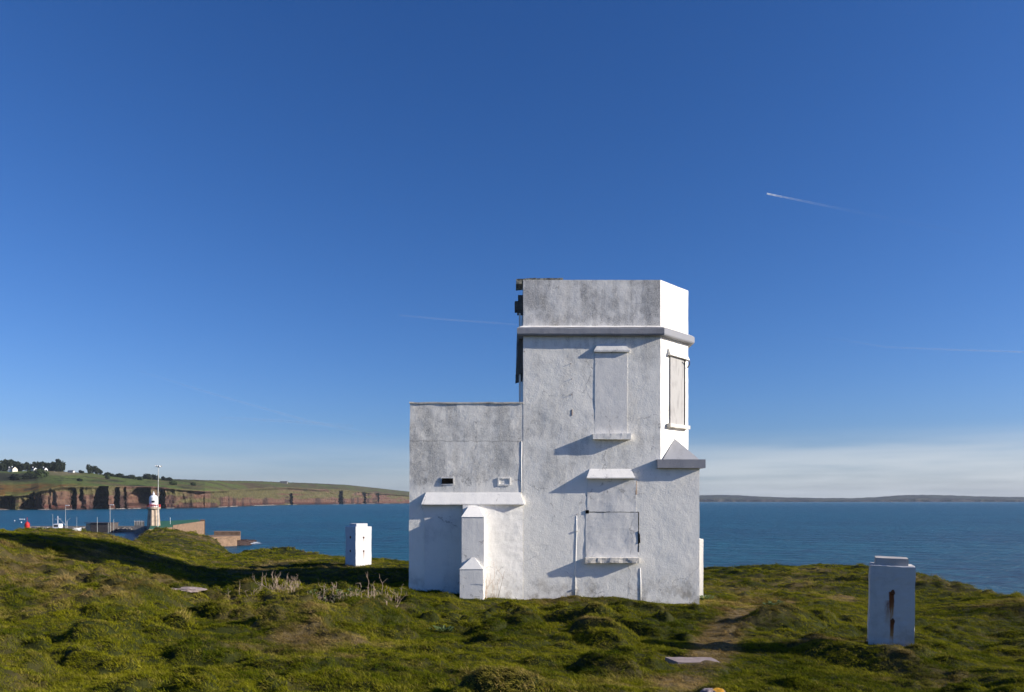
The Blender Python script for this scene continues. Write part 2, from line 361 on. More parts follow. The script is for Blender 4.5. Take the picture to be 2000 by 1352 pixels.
def ground_z(X, Y, fine=True):
    z, E, Ye, u = base_z(X, Y)
    wx = X + 0.35*fbm(X/1.1, Y/1.1, 0, 2, 71); wy = Y + 0.35*fbm(X/1.1, Y/1.1, 0, 2, 72)
    nb = np.exp(-((np.clip(Y-16.6, -9, 0)/1.2)**2))*((X > -2.6) & (X < 4.6))      # calmer along the wall's foot
    pm = path_m(X, Y); k = (1-0.7*nb)*(1-.4*pm)
    amp = 0.55+0.6*sstep(-0.4, 0.4, fbm(X/5, Y/5, 0, 3, 61))
    h = 0.09*fbm(X/3.2, Y/3.2, 0, 3, 51)
    b1 = np.maximum(0, fbm(wx/0.40, wy/0.34, 0, 2, 52)-0.05)
    b2 = np.maximum(0, fbm(wx/1.25+9, wy/1.3, 0, 2, 57)-0.08)
    nearf = 1-0.40*sstep(15, 24, Ye)
    h = h + nearf*amp*(0.24*np.power(b1, 0.9) + 0.36*b2) - 0.06
    h = h + 0.022*fbm(X/0.2, Y/0.2, 0, 2, 53)
    far = sstep(22, 60, Ye)
    h = h*(1+0.5*far) + far*0.18*fbm(X/6, Y/6, 0, 3, 54) - far*.38
    # hollow of the worn track and the eroded rim beside the right-hand drop
    z = z + h*k - 0.05 - 0.07*(1-nb)*sstep(7, 11, Ye) - 0.13*sstep(12, 18, Ye)*(1-sstep(380, 560, u)) - .02*pm + .15*np.exp(-((X-5.4)**2+(Y-10.6)**2)/.9)
    d = np.maximum(0, Ye-E)
    z = z - 1.15*(np.sqrt(d*d+1.2)-math.sqrt(1.2))*(1+0.35*fbm(X/2.5, Y/2.5, z/2.5, 3, 55))
    return np.maximum(z, SEA-4)
def ground_mesh():
    a1 = np.radians(np.linspace(-44, 44, 980)); a0 = np.radians(np.linspace(-180, -44.4, 90)); a2 = np.radians(np.linspace(44.4, 180, 90))
    th = np.concatenate([a0, a1, a2]); r = np.exp(np.linspace(math.log(1.2), math.log(105), 560))
    TH, R = np.meshgrid(th, r, indexing='ij')
    X = R*np.sin(TH); Y = R*np.cos(TH); Z = ground_z(X, Y)
    st = straw_f(X, Y)
    V = np.stack([X, Y, Z], -1).reshape(-1, 3)
    Fc = grid_faces(len(th), len(r))[:, ::-1]
    rock = np.zeros_like(st)
    _, E, Ye, _ = base_z(X, Y); rock = sstep(1.0, 4.0, Ye-E)
    A = np.stack([st, rock, st*0], -1).reshape(-1, 3)
    return mesh_np('ground', V, Fc, True, A, 'mask')
m, t, b = mat('turf', (0.05, 0.06, 0.02), 0.95, 0.1)
a = node(t, 'ShaderNodeAttribute', attribute_name='mask'); sp_ = node(t, 'ShaderNodeSeparateColor'); t.links.new(a.outputs['Color'], sp_.inputs[0])
p_ = pos(t)
gcol = mixc(t, noise_tex(t, p_, 9, 5, .65), (0.012, 0.017, 0.004), (0.050, 0.055, 0.012))  # soil near black, painting deep shade into the pits between tufts
scol = mixc(t, noise_tex(t, p_, 14, 5, .65), (0.07, 0.048, 0.02), (0.22, 0.16, 0.08))
c_ = mixc(t, sp_.outputs[0], gcol, scol)
rcol = mixc(t, noise_tex(t, p_, 1.3, 6, .65), (0.10, 0.055, 0.04), (0.24, 0.15, 0.11))
c_ = mixc(t, sp_.outputs[1], c_, rcol); t.links.new(c_, b.inputs['Base Color'])
t.links.new(bump(t, noise_tex(t, p_, 35, 4, .7), 0.7, 0.03), b.inputs['Normal'])
M['turf'] = m
gm = ground_mesh(); ground = obj('ground', gm, M['turf'], kind='structure', label='grassy cliff-top ground with tussocks')

# ------------------------------------------------------------------ sea
m, t, b = mat('sea_water', (0.006, 0.055, 0.105), 0.30, 0.17)
p_ = pos(t)
dist = node(t, 'ShaderNodeVectorMath', operation='LENGTH'); t.links.new(p_, dist.inputs[0])
big = noise_tex(t, mapping(t, p_, (0.0035, 0.010, 1)), 1.0, 5, .6)
b.inputs['IOR'].default_value = 1.33
c_ = mixc(t, rng_map(t, big, .35, .65), (0.001, 0.042, 0.105), (0.003, 0.085, 0.150))
rip = noise_tex(t, mapping(t, p_, (0.11, 0.30, 1), (9, 0, 0)), 1.0, 6, .75)
c_ = mixc(t, mth(t, 'MULTIPLY', rng_map(t, rip, .44, .58), .65), c_, (0.008, 0.15, 0.205))
cap = rng_map(t, noise_tex(t, mapping(t, p_, (0.22, 0.55, 1)), 1.0, 5, .72), .665, .72)
cap2 = rng_map(t, noise_tex(t, mapping(t, p_, (0.006, 0.02, 1), (4, 1, 0)), 1.0, 3, .6), .48, .62)
c_ = mixc(t, mth(t, 'MULTIPLY', mth(t, 'MULTIPLY', cap, cap2), 0.6), c_, (0.35, 0.45, 0.5))
t.links.new(c_, b.inputs['Base Color'])
w1 = noise_tex(t, mapping(t, p_, (0.35, 0.9, 1)), 1.0, 6, .62)
w2 = noise_tex(t, mapping(t, p_, (0.05, 0.13, 1), (3, 0, 0)), 1.0, 4, .6)
hh = mth(t, 'ADD', w1, mth(t, 'MULTIPLY', w2, 4.0))
t.links.new(bump(t, hh, 1.0, 2.2), b.inputs['Normal'])
M['sea'] = m
sb = MB(); R_ = 45000
ring = []
n_ = 64
Vs = [(0, 0, SEA)]+[(R_*math.cos(2*math.pi*i/n_), R_*math.sin(2*math.pi*i/n_), SEA) for i in range(n_)]
sb.add(Vs, [(0, 1+i, 1+(i+1) % n_) for i in range(n_)])
obj('sea', sb.mesh('sea'), M['sea'], kind='structure', label='dark blue rippled sea water')

# ------------------------------------------------------------------ red cliffs across the bay and the far coast
def headland():
    s = np.arange(-520, 812, 0.8)
    I = lambda xs, ys: np.interp(s, xs, ys)
    wat = I([-520, 0, 100, 200, 300, 400, 450, 500, 560, 640, 720, 812], [1001, 996.5, 996, 995, 993.5, 992.5, 990, 988, 986.3, 985.2, 984.4, 983.5])
    Dw = -SEA*F/(wat-HOR)
    ct = I([-520, 0, 25, 60, 75, 100, 120, 200, 300, 360, 400, 450, 520, 560, 620, 660, 720, 812], [975, 969, 970, 966, 960, 955, 951, 950, 951, 957, 960, 958, 953, 952, 956, 956, 962, 969])
    sk = I([-520, -100, 0, 30, 60, 100, 130, 170, 200, 250, 300, 330, 400, 500, 560, 620, 680, 740, 780, 812], [905, 915, 921, 921.5, 921, 921, 922, 924, 927, 931, 934, 936, 938.5, 940, 942.5, 944.5, 947.5, 954, 958.5, 962])
    Ds = Dw*1.30+60; X0 = (s-1000)/F*Dw
    zt = (HOR-ct)/F*(Dw+18); zs = (HOR-sk)/F*Ds
    rows = []; colr = []
    NR = 56; NS = 44
    caves = [(57, 66, 985, 953, 40), (62, 64, 995, 960, 25), (140.5, 148, 992, 955, 60), (155, 161, 975, 957, 25), (188, 211, 996, 949, 110), (224, 233, 990, 953, 50), (242, 246, 990, 953, 30),
             (256, 294, 984, 953, 55), (565, 571, 990, 964, 40), (661, 669, 990, 960, 50), (705, 714, 990, 962, 40), (728, 740, 980, 960, 30), (20, 28, 992, 972, 30), (0, 24, 992, 970, 40), (44, 72, 994, 976, 40), (310, 322, 992, 957, 40)]
    for k in range(NR+1):
        f = k/NR
        z = (SEA-2)*(1-f)+zt*f
        py = HOR-z/Dw*F
        dep = Dw + 18*f**1.3
        along = X0
        fl = fbm(along/26, z/60, Dw/400, 4, 81, 0.6)
        led = fbm(along/14, z/7, 0, 3, 82, .6)
        big_ = fbm(along/75, 5+z/200, 0, 2, 83)
        rid = 1-2*np.abs(fbm(along/15, z/70, 3, 2, 88)); rid2 = np.abs(fbm(along/6.5, z/25, 4, 2, 89))
        dep = dep + (15*np.abs(fl)*1.6 + 3.5*led + (26+26*sstep(320, 420, s))*big_ + 14*sstep(320, 420, s)*np.abs(fbm(along/42, z/30, 8, 3, 108)) + 11*np.maximum(0, rid-.25) + 5*rid2)*sstep(0, 0.12, f)*(1-0.75*sstep(.85, 1, f))
        dep = dep - 16*(1-f)**3*(0.6+0.6*fbm(along/10, z/5, 0, 3, 84))       # fallen rock at the foot
        wv1 = 3.2*fbm(z/9.0, 1.5, 0, 3, 121)+1.5*n3(z/3.0, along*0, 0, 122)
        for a0, a1, ylo, yhi, dd in caves:
            wd_ = (a1-a0); sk_ = .35*wd_*(yhi-py)/max(1, ylo-yhi)*-1
            a0 = a0+wv1*.9+sk_*(wd_ > 12)*(-.9)+.30*wd_*(1-sstep(yhi, yhi+16, py)); a1 = a1+wv1*.5
            edge = 1.2
            w = sstep(a0-edge, a0+edge, s)*(1-sstep(a1-edge, a1+edge, s))*sstep(yhi-2, yhi+3, py)*(1-sstep(ylo-2, ylo+5, py))
            dep = dep + dd*w
        rows.append(((s-1000)/F*dep, dep, z*(1+(dep/Dw-1)*.8*(z < 99))))
        lay = fbm(along/90, z/5.0, 0, 4, 85, .6); vert = fbm(along/7, z/40, 0, 3, 86, .6)
        red = np.array([0.080, 0.033, 0.027]); och = np.array([0.130, 0.084, 0.058]); drk = np.array([0.030, 0.020, 0.020]); grn = np.array([0.085, 0.075, 0.033])
        wr = np.clip(0.5+0.8*lay-0.35*(f-.45)*2, 0, 1)[:, None]
        c = red*wr+och*(1-wr)
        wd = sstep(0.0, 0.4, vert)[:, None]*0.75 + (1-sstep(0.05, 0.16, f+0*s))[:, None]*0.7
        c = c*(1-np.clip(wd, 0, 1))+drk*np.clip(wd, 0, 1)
        wg = sstep(0.0, 0.35, fbm(along/30, z/16, 0, 4, 87, .6)+0.65*(f-.62) + I([-520, 60, 75, 300, 340, 430, 640, 812], [.35, .25, -.2, -.15, .10, .25, .08, .02]))[:, None]
        c = c*(1-wg)+grn*wg
        ws = sstep(.2, .35, fbm(s/14, 0, 0, 2, 131)+.1)[:, None]*((z > -16.2) & (z < -14.6))[:, None]*.8
        c = c*(1-ws)+np.array([.30, .26, .22])*ws
        colr.append(c)
    for k in range(1, NS+1):
        f = k/NS
        zz = zt+(zs-zt)*(f**0.9)
        dep = (Dw+18)+(Ds-Dw-18)*f
        xx = (s-1000)/F*dep
        zz = zz + 3.2*fbm(xx/70, dep/70, 0, 4, 91)*math.sin(math.pi*min(1, f*1.02))**.5 + (2.2*np.abs(fbm(xx/9, dep/30, 0, 3, 93))*(f > .9))
        rows.append((xx, dep, zz))
        field = np.array([0.100, 0.128, 0.034]); olive = np.array([0.120, 0.098, 0.045]); gorse = np.array([0.15, 0.080, 0.022]); scrub = np.array([0.035, 0.036, 0.022]); tan = np.array([0.20, 0.15, 0.09])
        n1 = fbm(xx/110, dep/90, 0, 4, 94); n2 = fbm(xx/40, dep/40, 0, 4, 95, .65)
        py = HOR-zz/dep*F
        wf = np.clip(sstep(-0.15, 0.25, n1+0.25), 0, 1)
        c = olive[None]*(1-wf[:, None])+field[None]*wf[:, None]
        def bl(c, colr_, w): return c*(1-np.clip(w, 0, 1)[:, None])+colr_[None]*np.clip(w, 0, 1)[:, None]
        gz = np.exp(-((s-60)/85)**4)*sstep(942, 948, py+4*n2)*(1-0*s); c = bl(c, gorse*1.15, gz*(1.0+1.6*n2))
        c = bl(c, gorse, sstep(-100, -20, 0*s)*(s < 10)*sstep(948, 952, py)*.8)
        c = bl(c, scrub, np.exp(-((s-20)/65)**4)*sstep(921, 924, py+3*n2)*(1-sstep(938, 944, py+5*n2))*(1.1+n2*1.6))
        c = bl(c, tan, np.exp(-((s-125)/38)**4)*(1-sstep(926, 930, py+3*n2))*.7)
        c = bl(c, scrub, sstep(.18, .34, n2+.10*(s > 330))*.8)
        hedge = (np.abs(fbm(xx/160, dep/60, 0, 2, 97)) < 0.022*(1+(s > 400))) & (s > 330); c = bl(c, scrub, hedge*.85)
        c = bl(c, np.array([0.105, 0.070, 0.042]), sstep(330, 420, s)*sstep(-.15, .2, n2+.3*(.5-f))*.75)
        c = bl(c, scrub, (s > 340)*(f > .93)*.8)
        colr.append(c)
    xx, dep, zz = rows[-1]
    for q in (1, 2, 3):
        rows.append((xx*(1+.06*q), dep+120*q, zz-14*q)); colr.append(colr[-1])
    V = np.stack([np.stack(r_, -1) for r_ in rows], 1)    # s, row, 3
    C_ = np.stack(colr, 1)
    me = mesh_np('cliffs', V.reshape(-1, 3), grid_faces(V.shape[0], V.shape[1]), False, C_.reshape(-1, 3))
    return me, (s, zs, Ds, zt, Dw, V)
M['cliff'] = attr_mat('red_rock_and_turf', 'col', 0.95, 0.05, 0.22, 0.8, 2.0, 0.35, 0.12)
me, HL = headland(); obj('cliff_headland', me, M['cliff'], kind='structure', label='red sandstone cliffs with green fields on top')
hl_s, hl_V = HL[0], HL[5]
def on_headland(px, py):
    """the spot on the headland's top seen at a pixel of the photograph"""
    i = int(np.argmin(np.abs(hl_s-px))); P = hl_V[i, 57:101]
    pys = HOR-P[:, 2]/P[:, 1]*F
    j = int(np.argmin(np.abs(pys-py))); return P[j]

def far_coast():
    s = np.arange(560, 2700, 2.0); Y0 = 9000.0
    sk = np.interp(s, [560, 900, 1366, 1400, 1440, 1490, 1530, 1600, 1670, 1720, 1750, 1800, 1850, 1900, 2000, 2300, 2700], [974, 970, 967.6, 966.8, 967.5, 970.2, 971.6, 972.8, 973, 970.5, 968, 966.6, 967.5, 969.3, 971, 969, 974])
    rows = []; cs = []
    for k in range(12):
        f = k/11; d = Y0+(0 if k == 0 else 60)+1600*max(0, f-.35)
        ztop = (HOR-sk)/F*(Y0+1100)
        g = min(1, f/.35)*0.42 + max(0, (f-.35)/.65)*.58
        z = (SEA-3)+(ztop-(SEA-3))*g + 4.0*fbm(s/9, f*5+s*0, 0, 4, 101)*math.sin(math.pi*f*.5)**.5*(k > 0)
        d = d + 60*fbm(s/14, f*3+s*0, 0, 3, 102)
        rows.append(np.stack([(s-1000)/F*d, d+0*s, z], -1))
        w = sstep(-.2, .3, fbm(s/30, f*6+s*0, 0, 4, 103))[:, None]
        c = np.array([.028, .026, .026])*(1-w)+np.array([.050, .052, .034])*w
        if f < .35: c = c*.5+np.array([.05, .035, .035])*.5
        cs.append(c)
    rows.append(rows[-1]+np.array([0, 900, -80.])); cs.append(cs[-1])
    V = np.stack(rows, 1); C_ = np.stack(cs, 1)
    return mesh_np('far_coast', V.reshape(-1, 3), grid_faces(V.shape[0], V.shape[1]), False, C_.reshape(-1, 3))
M['coast'] = attr_mat('far_fields', 'col', 0.95, 0.05, None)
obj('far_coast', far_coast(), M['coast'], kind='structure', label='low far coast across the sea')

# ------------------------------------------------------------------ the lookout tower
tower = thing('lookout_tower', 'abandoned whitewashed two-storey coastguard lookout with blocked windows and chamfered corner', 'building', (0.9, 18.5, -2.2))
def TP(name, mb, m, parent=tower, label=None, smooth=False):
    o = part(name, mb, m, parent, label, smooth)
    return o
tower.location = (0, 0, 0)
XL, XR, XC, XU = WX(1022), WX(1366), WX(1290), 4.02
YF, YB = D0, D0+5.0
CH = 0.86          # depth of the chamfer
zb, zsl0, zsl1 = -3.1, WZ(913), WZ(898)
zc0, zc1, zp = WZ(657), WZ(642), WZ(547)
w = MB(0.009)
# lower square body
w.panel((XL, YF, zb), (XR, YF, zb), (XR, YF, zsl0), (XL, YF, zsl0), 76, 76)
w.panel((XR, YF, zb), (XR, YB, zb), (XR, YB, zsl0), (XR, YF, zsl0), 60, 76)
w.panel((XR, YB, zb), (XL, YB, zb), (XL, YB, zsl0), (XR, YB, zsl0), 30, 76)
w.panel((XL, YB, zb), (XL, YF, zb), (XL, YF, zsl0), (XL, YB, zsl0), 40, 76)
# upper body with cut corners
def upper(w, z0, z1, nz, off=0.0):
    xl, xr, yf, yb = XL, XU, YF, YB
    w.panel((xl, yf, z0), (XC, yf, z0), (XC, yf, z1), (xl, yf, z1), 60, nz)
    w.panel((XC, yf, z0), (xr, yf+CH, z0), (xr, yf+CH, z1), (XC, yf, z1), 24, nz)
    w.panel((xr, yf+CH, z0), (xr, yb-CH, z0), (xr, yb-CH, z1), (xr, yf+CH, z1), 20, nz)
    w.panel((xr, yb-CH, z0), (XC, yb, z0), (XC, yb, z1), (xr, yb-CH, z1), 8, nz)
    w.panel((XC, yb, z0), (xl, yb, z0), (xl, yb, z1), (XC, yb, z1), 8, nz)
    w.panel((xl, yb, z0), (xl, yf, z0), (xl, yf, z1), (xl, yb, z1), 20, nz)
upper(w, zsl0, zc0, 60)
TP('tower_wall', w, M['wall'], smooth=False)
pp = MB(0.009); upper(pp, zc1, zp, 22)
# parapet top with its own inner face
T_ = 0.24
def ringpts(o, z): 
    return [(XL+o, YF+o, z), (XC-o*.41, YF+o, z), (XU-o, YF+CH+o*.41, z), (XU-o, YB-CH-o*.41, z), (XC-o*.41, YB-o, z), (XL+o, YB-o, z)]
a_, b_2, c_2 = ringpts(0, zp), ringpts(T_, zp), ringpts(T_, zp-.55)
for i in range(6):
    j = (i+1) % 6
    pp.panel(a_[i], a_[j], b_2[j], b_2[i], (60, 24, 20, 8, 8, 20)[i], 2); pp.panel(b_2[i], b_2[j], c_2[j], c_2[i], 6, 2)
pp.add(ringpts(0.0, zp-.5), [(0, 1, 2, 3, 4, 5)])
parapet = TP('parapet', pp, M['parapet'], label='stained parapet of the tower')
# cornice (a ring of slabs)
P_ = 0.135
cb = MB(0.010, 3)
def cring(o, z): 
    k = math.tan(math.radians(22.5))
    return [(XL-o, YF-o, z), (XC+o*k, YF-o, z), (XU+o, YF+CH-o*k, z), (XU+o, YB-CH+o*k, z), (XC+o*k, YB+o, z), (XL-o, YB+o, z)]
prof = [(-.02, zc0), (P_-.015, zc0+.004), (P_, zc0+.03), (P_, zc1-.02), (P_-.03, zc1+.005), (-.02, zc1+.04)]
for i in range(6):
    j = (i+1) % 6
    for q in range(len(prof)-1):
        o0, z0 = prof[q]; o1, z1 = prof[q+1]
        cb.panel(cring(o0, z0)[i], cring(o0, z0)[j], cring(o1, z1)[j], cring(o1, z1)[i], (50, 18, 20, 8, 8, 20)[i], 2)
TP('cornice', cb, M['slate_band'], label='slate grey string course under the parapet')
# whitewash fillet over the cornice
fb = MB(0.006, 4)
for i in range(6):
    j = (i+1) % 6; a0, a1 = cring(P_-.032, zc1+.012), cring(0.0, zc1+.062)
    fb.panel(a0[i], a0[j], a1[j], a1[i], 40, 1)
TP('fillet', fb, M['clean'])
# corner: slab and half pyramid where the square body turns into the chamfered one
sl = MB(0.006, 4)
sl.hexa([(WX(1284, D0-.12), YF-.13, zsl0-.02), (XR+.10, YF-.13, zsl0-.02), (XR+.10, YF+CH+.1, zsl0-.02), (WX(1284), YF+CH+.1, zsl0-.02)],
        [(WX(1284, D0-.12), YF-.13, zsl1), (XR+.10, YF-.13, zsl1), (XR+.10, YF+CH+.1, zsl1), (WX(1284), YF+CH+.1, zsl1)], .08)
TP('corner_slab', sl, M['slate_band'])
tr = MB(0.004, 3)
apex = ((XC+XU)/2+.0, YF+CH/2, WZ(857, D0+CH/2))
A_, C1, B_ = (XC+.06, YF-.02, zsl1+.002), (XR-.0, YF-.02, zsl1+.002), (XR-.0, YF+CH-.06, zsl1+.002)
tr.add([A_, C1, B_, apex, (XC-.02, YF+CH, zsl1+.002)], [(0, 1, 3), (1, 2, 3), (2, 4, 3), (4, 0, 3), (0, 4, 2, 1)])
TP('corner_pyramid', tr, M['triangle'])

def hood(name, x0, x1, ytop, ybot, pr, m, inset=.08, lip=.03, label=None):
    """drip hood: sloping face that comes out of the wall downwards"""
    k = MB(0.005, 4); X0, X1, Z0, Z1 = WX(x0), WX(x1), WZ(ybot), WZ(ytop)
    pr *= 1.15
    k.hexa([(X0, YF-pr, Z0), (X1, YF-pr, Z0), (X1, YF+.03, Z0), (X0, YF+.03, Z0)],
           [(X0, YF-pr, Z0+lip), (X1, YF-pr, Z0+lip), (X1, YF+.03, Z0+lip), (X0, YF+.03, Z0+lip)], .06)
    k.hexa([(X0+.004, YF-pr+.004, Z0+lip+.001), (X1-.004, YF-pr+.004, Z0+lip+.001), (X1-.004, YF+.03, Z0+lip+.001), (X0+.004, YF+.03, Z0+lip+.001)],
           [(X0+inset, YF-.004, Z1), (X1-inset, YF-.004, Z1), (X1-inset, YF+.03, Z1), (X0+inset, YF+.03, Z1)], .06)
    return TP(name, k, m, label=label)
def sill(name, x0, x1, ytop, ybot, pr, m, label=None, res=.05, amp=.006):
    pr *= 1.15; k = MB(amp*1.7, 7); k.box(WX(x0), WX(x1), YF-pr, YF+.04, WZ(ybot), WZ(ytop), res)
    return TP(name, k, m, label=label)
hood('window_hood', 1160, 1229, 672, 688, .055, M['patch'], .085, .04, 'drip hood over the upper blocked window')
hood('window_hood', 1145, 1239, 916, 935, .125, M['clean'], .075, .02, 'drip hood over the lower blocked window')
hood('door_hood', 824, 1024, 962, 986, .125, M['clean'], .09, .02, 'long drip hood over the blocked door')
sill('window_sill', 1157, 1231, 848, 859, .13, M['clean'], 'white sill of the upper blocked window')
sill('window_sill', 1142, 1247, 1089, 1099, .125, M['weathered'], 'brown weathered sill of the lower blocked window', .04, .012)
def patchp(name, x0, x1, y0, y1, pr, m, label=None, amp=.012, res=.05, tilt=0):
    k = MB(amp, 2.6); X0, X1, Z0, Z1 = WX(x0), WX(x1), WZ(y1), WZ(y0)
    k.hexa([(X0, YF-pr-tilt, Z0), (X1, YF-pr, Z0), (X1, YF+.04, Z0), (X0, YF+.04, Z0)], [(X0, YF-pr-tilt, Z1), (X1, YF-pr, Z1), (X1, YF+.04, Z1), (X0, YF+.04, Z1)], res)
    return TP(name, k, m, label=label)
patchp('blocked_window', 1162, 1225, 689, 849, .006, M['patch'], 'upper window filled in flush with the wall', .006)
patchp('render_patch', 1147, 1242, 934, 1000, .008, M['patch'])
patchp('blocked_window', 1144, 1246, 1001, 1090, .010, M['patch'], 'lower window filled with a raised slab', .012)
# black strips that paint the shade in gaps round the lower slab
gp = MB(0.006, 9)
gp.box(WX(1143.5), WX(1150), YF-.022, YF+.02, WZ(1003), WZ(996.5), .03)
gp.box(WX(1150), WX(1246), YF-.011, YF+.02, WZ(1000.9), WZ(999.6), .04)
gp.box(WX(1246.6), WX(1247.9), YF-.012, YF+.02, WZ(1078), WZ(1000), .03)
gp.hexa([(WX(1246), YF-.024, WZ(1062)), (WX(1250), YF-.024, WZ(1060)), (WX(1250), YF+.02, WZ(1060)), (WX(1246), YF+.02, WZ(1062))],
        [(WX(1246), YF-.024, WZ(1038)), (WX(1249.5), YF-.024, WZ(1044)), (WX(1249.5), YF+.02, WZ(1044)), (WX(1246), YF+.02, WZ(1038))], .03)
TP('gap_shade_strips', gp, M['dark'])
rs = MB(.003, 8); rs.box(WX(1241.3), WX(1243.2), YF-.011, YF+.02, WZ(966), WZ(940), .04); TP('rust_streak', rs, M['ochre'])
rs = MB(.001, 8); rs.box(WX(1116.6), WX(1117.8), YF-.009, YF+.02, WZ(812), WZ(800), .04); TP('rust_streak', rs, M['ochre'])
# conduits
def pipe(name, pts, r, m, clips=()):
    k = MB(.004, 3); k.tube([(WX(x), YF+r*.25, WZ(y)) for x, y in pts], r, 8); o = TP(name, k, m, smooth=True)
    for x, y in clips:
        c = MB(); c.box(WX(x-2), WX(x+2), YF-.03, YF+.01, WZ(y+1), WZ(y-1), .05); obj('clip', c.mesh('clip'), m, o)
pipe('conduit', [(1126, 1008), (1126, 1040), (1125, 1070), (1124, 1110), (1124, 1172)], .014, M['clean'], [(1127, 1037), (1125, 1150)])
pipe('conduit', [(1250, 1110), (1251, 1140), (1251, 1180)], .017, M['clean'])
pipe('conduit', [(1019, 862), (1018, 900), (1018.5, 940), (1018.5, 964)], .012, M['clean'])
0 and pipe('old_cable', [(1116, 706), (1117, 740), (1116, 775), (1117, 800)], .006, M['rust'])
for x, y in ((1115, 711), (1116.5, 741), (1116.5, 772), (1127, 1005), (1024, 687)):
    k = MB(); k.tube([(WX(x), YF+.02, WZ(y)), (WX(x), YF-.032, WZ(y)+.01)], .006, 5); TP('nail', k, M['rust'])

# window in the chamfer (local frame along the chamfer face)
cu = Vector((XU-XC, CH, 0)).normalized(); cn = Vector((cu.y, -cu.x, 0))
def cf(px, z, off=0.0):
    """point on the chamfer under a column of the photograph"""
    k = (px-1000)/F; t_ = (k*YF-XC)/(cu.x-k*cu.y); p = Vector((XC, YF, 0))+cu*t_+cn*off; return (p.x, p.y, z)
def cbox(name, x0, x1, y0, y1, off, m, inn=-.05, label=None, amp=.004):
    k = MB(amp, 5); d_ = lambda x: cf(x, 0)[1]; z0, z1 = WZ(y1, d_((x0+x1)/2)), WZ(y0, d_((x0+x1)/2))
    k.hexa([cf(x0, z0, off), cf(x1, z0, off), cf(x1, z0, inn), cf(x0, z0, inn)], [cf(x0, z1, off), cf(x1, z1, off), cf(x1, z1, inn), cf(x0, z1, inn)], .05)
    return TP(name, k, m, label=label)
cbox('recess_shade', 1332, 1337.5, 697, 831, .012, M['dark'])  # black strip beside the board; its colour stands for the recess's shade
cbox('window_board', 1307, 1333.5, 699, 831, .035, M['board'], .0, 'pale board over the corner window')
cbox('window_jamb', 1336.5, 1338.5, 700, 833, .03, M['clean'])
k = MB(.004, 5)
k.hexa([cf(1302.5, WZ(698, 17.1), .10), cf(1340, WZ(699, 17.1), .10), cf(1340, WZ(699, 17.1), -.03), cf(1302.5, WZ(698, 17.1), -.03)],
       [cf(1304.5, WZ(681, 17.1), .0), cf(1340, WZ(682, 17.1), .0), cf(1340, WZ(682, 17.1), -.03), cf(1304.5, WZ(681, 17.1), -.03)], .05)
TP('window_hood', k, M['clean'], label='drip hood over the corner window')
cbox('window_sill', 1301, 1340, 830, 837, .11, M['weathered'], -.03, 'weathered sill of the corner window', .008)
k = MB(); k.tube([cf(1332, WZ(703, 17.2), .12), cf(1336, WZ(705, 17.2), .14), cf(1337.5, WZ(710, 17.2), .12), cf(1337.5, WZ(716, 17.2), .06)], .012, 6); TP('cable_loop', k, M['old_wood'])

# annex
AL = WX(797.5); ALt = WX(800.5); za = WZ(788)
an = MB(0.011)
YA = YF+.004; YAB = D0+5.6
def apan(nu, nv, z0, z1, x0, x1, x0t=None):
    an.panel((x0, YA, z0), (x1, YA, z0), (x1, YA, z1), (x0 if x0t is None else x0t, YA, z1), nu, nv)
an.panel((AL, YA, zb), (XL, YA, zb), (XL, YA, za), (ALt, YA, za), 54, 100)
an.panel((AL, YAB, zb), (AL, YA, zb), (ALt, YA, za), (ALt, YAB, za), 50, 100)
an.panel((XL, YAB, zb), (AL, YAB, zb), (ALt, YAB, za), (XL, YAB, za), 10, 20)
an.panel((ALt, YA, za), (XL, YA, za), (XL, YAB, za), (ALt, YAB, za), 54, 50)
TP('annex_wall', an, M['annex'])
cp = MB(.014, 4); cp.box(ALt-.012, XL-.005, YF-.018, YF+.22, za-.004, za+.028, .05); TP('coping', cp, M['weathered'], label='thin lichened coping of the annex')
# blocked doorway, its render turned a little sunward so it catches more light
dr = MB(0.016, 2.2)
x0, x1 = WX(905), WX(1021)
dr.hexa([(x0, YF-.17, zb), (x1, YF-.012, zb), (x1, YF+.05, zb), (x0, YF+.05, zb)], [(x0, YF-.17, WZ(986.5)), (x1, YF-.012, WZ(986.5)), (x1, YF+.05, WZ(986.5)), (x0, YF+.05, WZ(986.5))], .03)
m_ = plaster('door_infill_render', (0.84, 0.82, 0.78), (0.6, 0.59, 0.56), 0.45, 0.8, False, True)
t_ = m_.node_tree; b_ = t_.nodes['Principled BSDF']; p_ = pos(t_)
wv = node(t_, 'ShaderNodeTexWave', bands_direction='Z'); wv.inputs['Scale'].default_value = 2.1; wv.inputs['Distortion'].default_value = 2.5; t_.links.new(p_, wv.inputs['Vector'])
old = b_.inputs['Normal'].links[0].from_socket
t_.links.new(bump(t_, wv.outputs['Fac'], 0.05, 0.02, old), b_.inputs['Normal'])
TP('blocked_door', dr, m_, label='blocked doorway filled with render angled towards the sun')
dr = MB(0.01, 2.2); dr.box(WX(829), WX(903), YF-.012, YF+.03, zb, WZ(986.5), .06); TP('door_patch', dr, M['patch'])
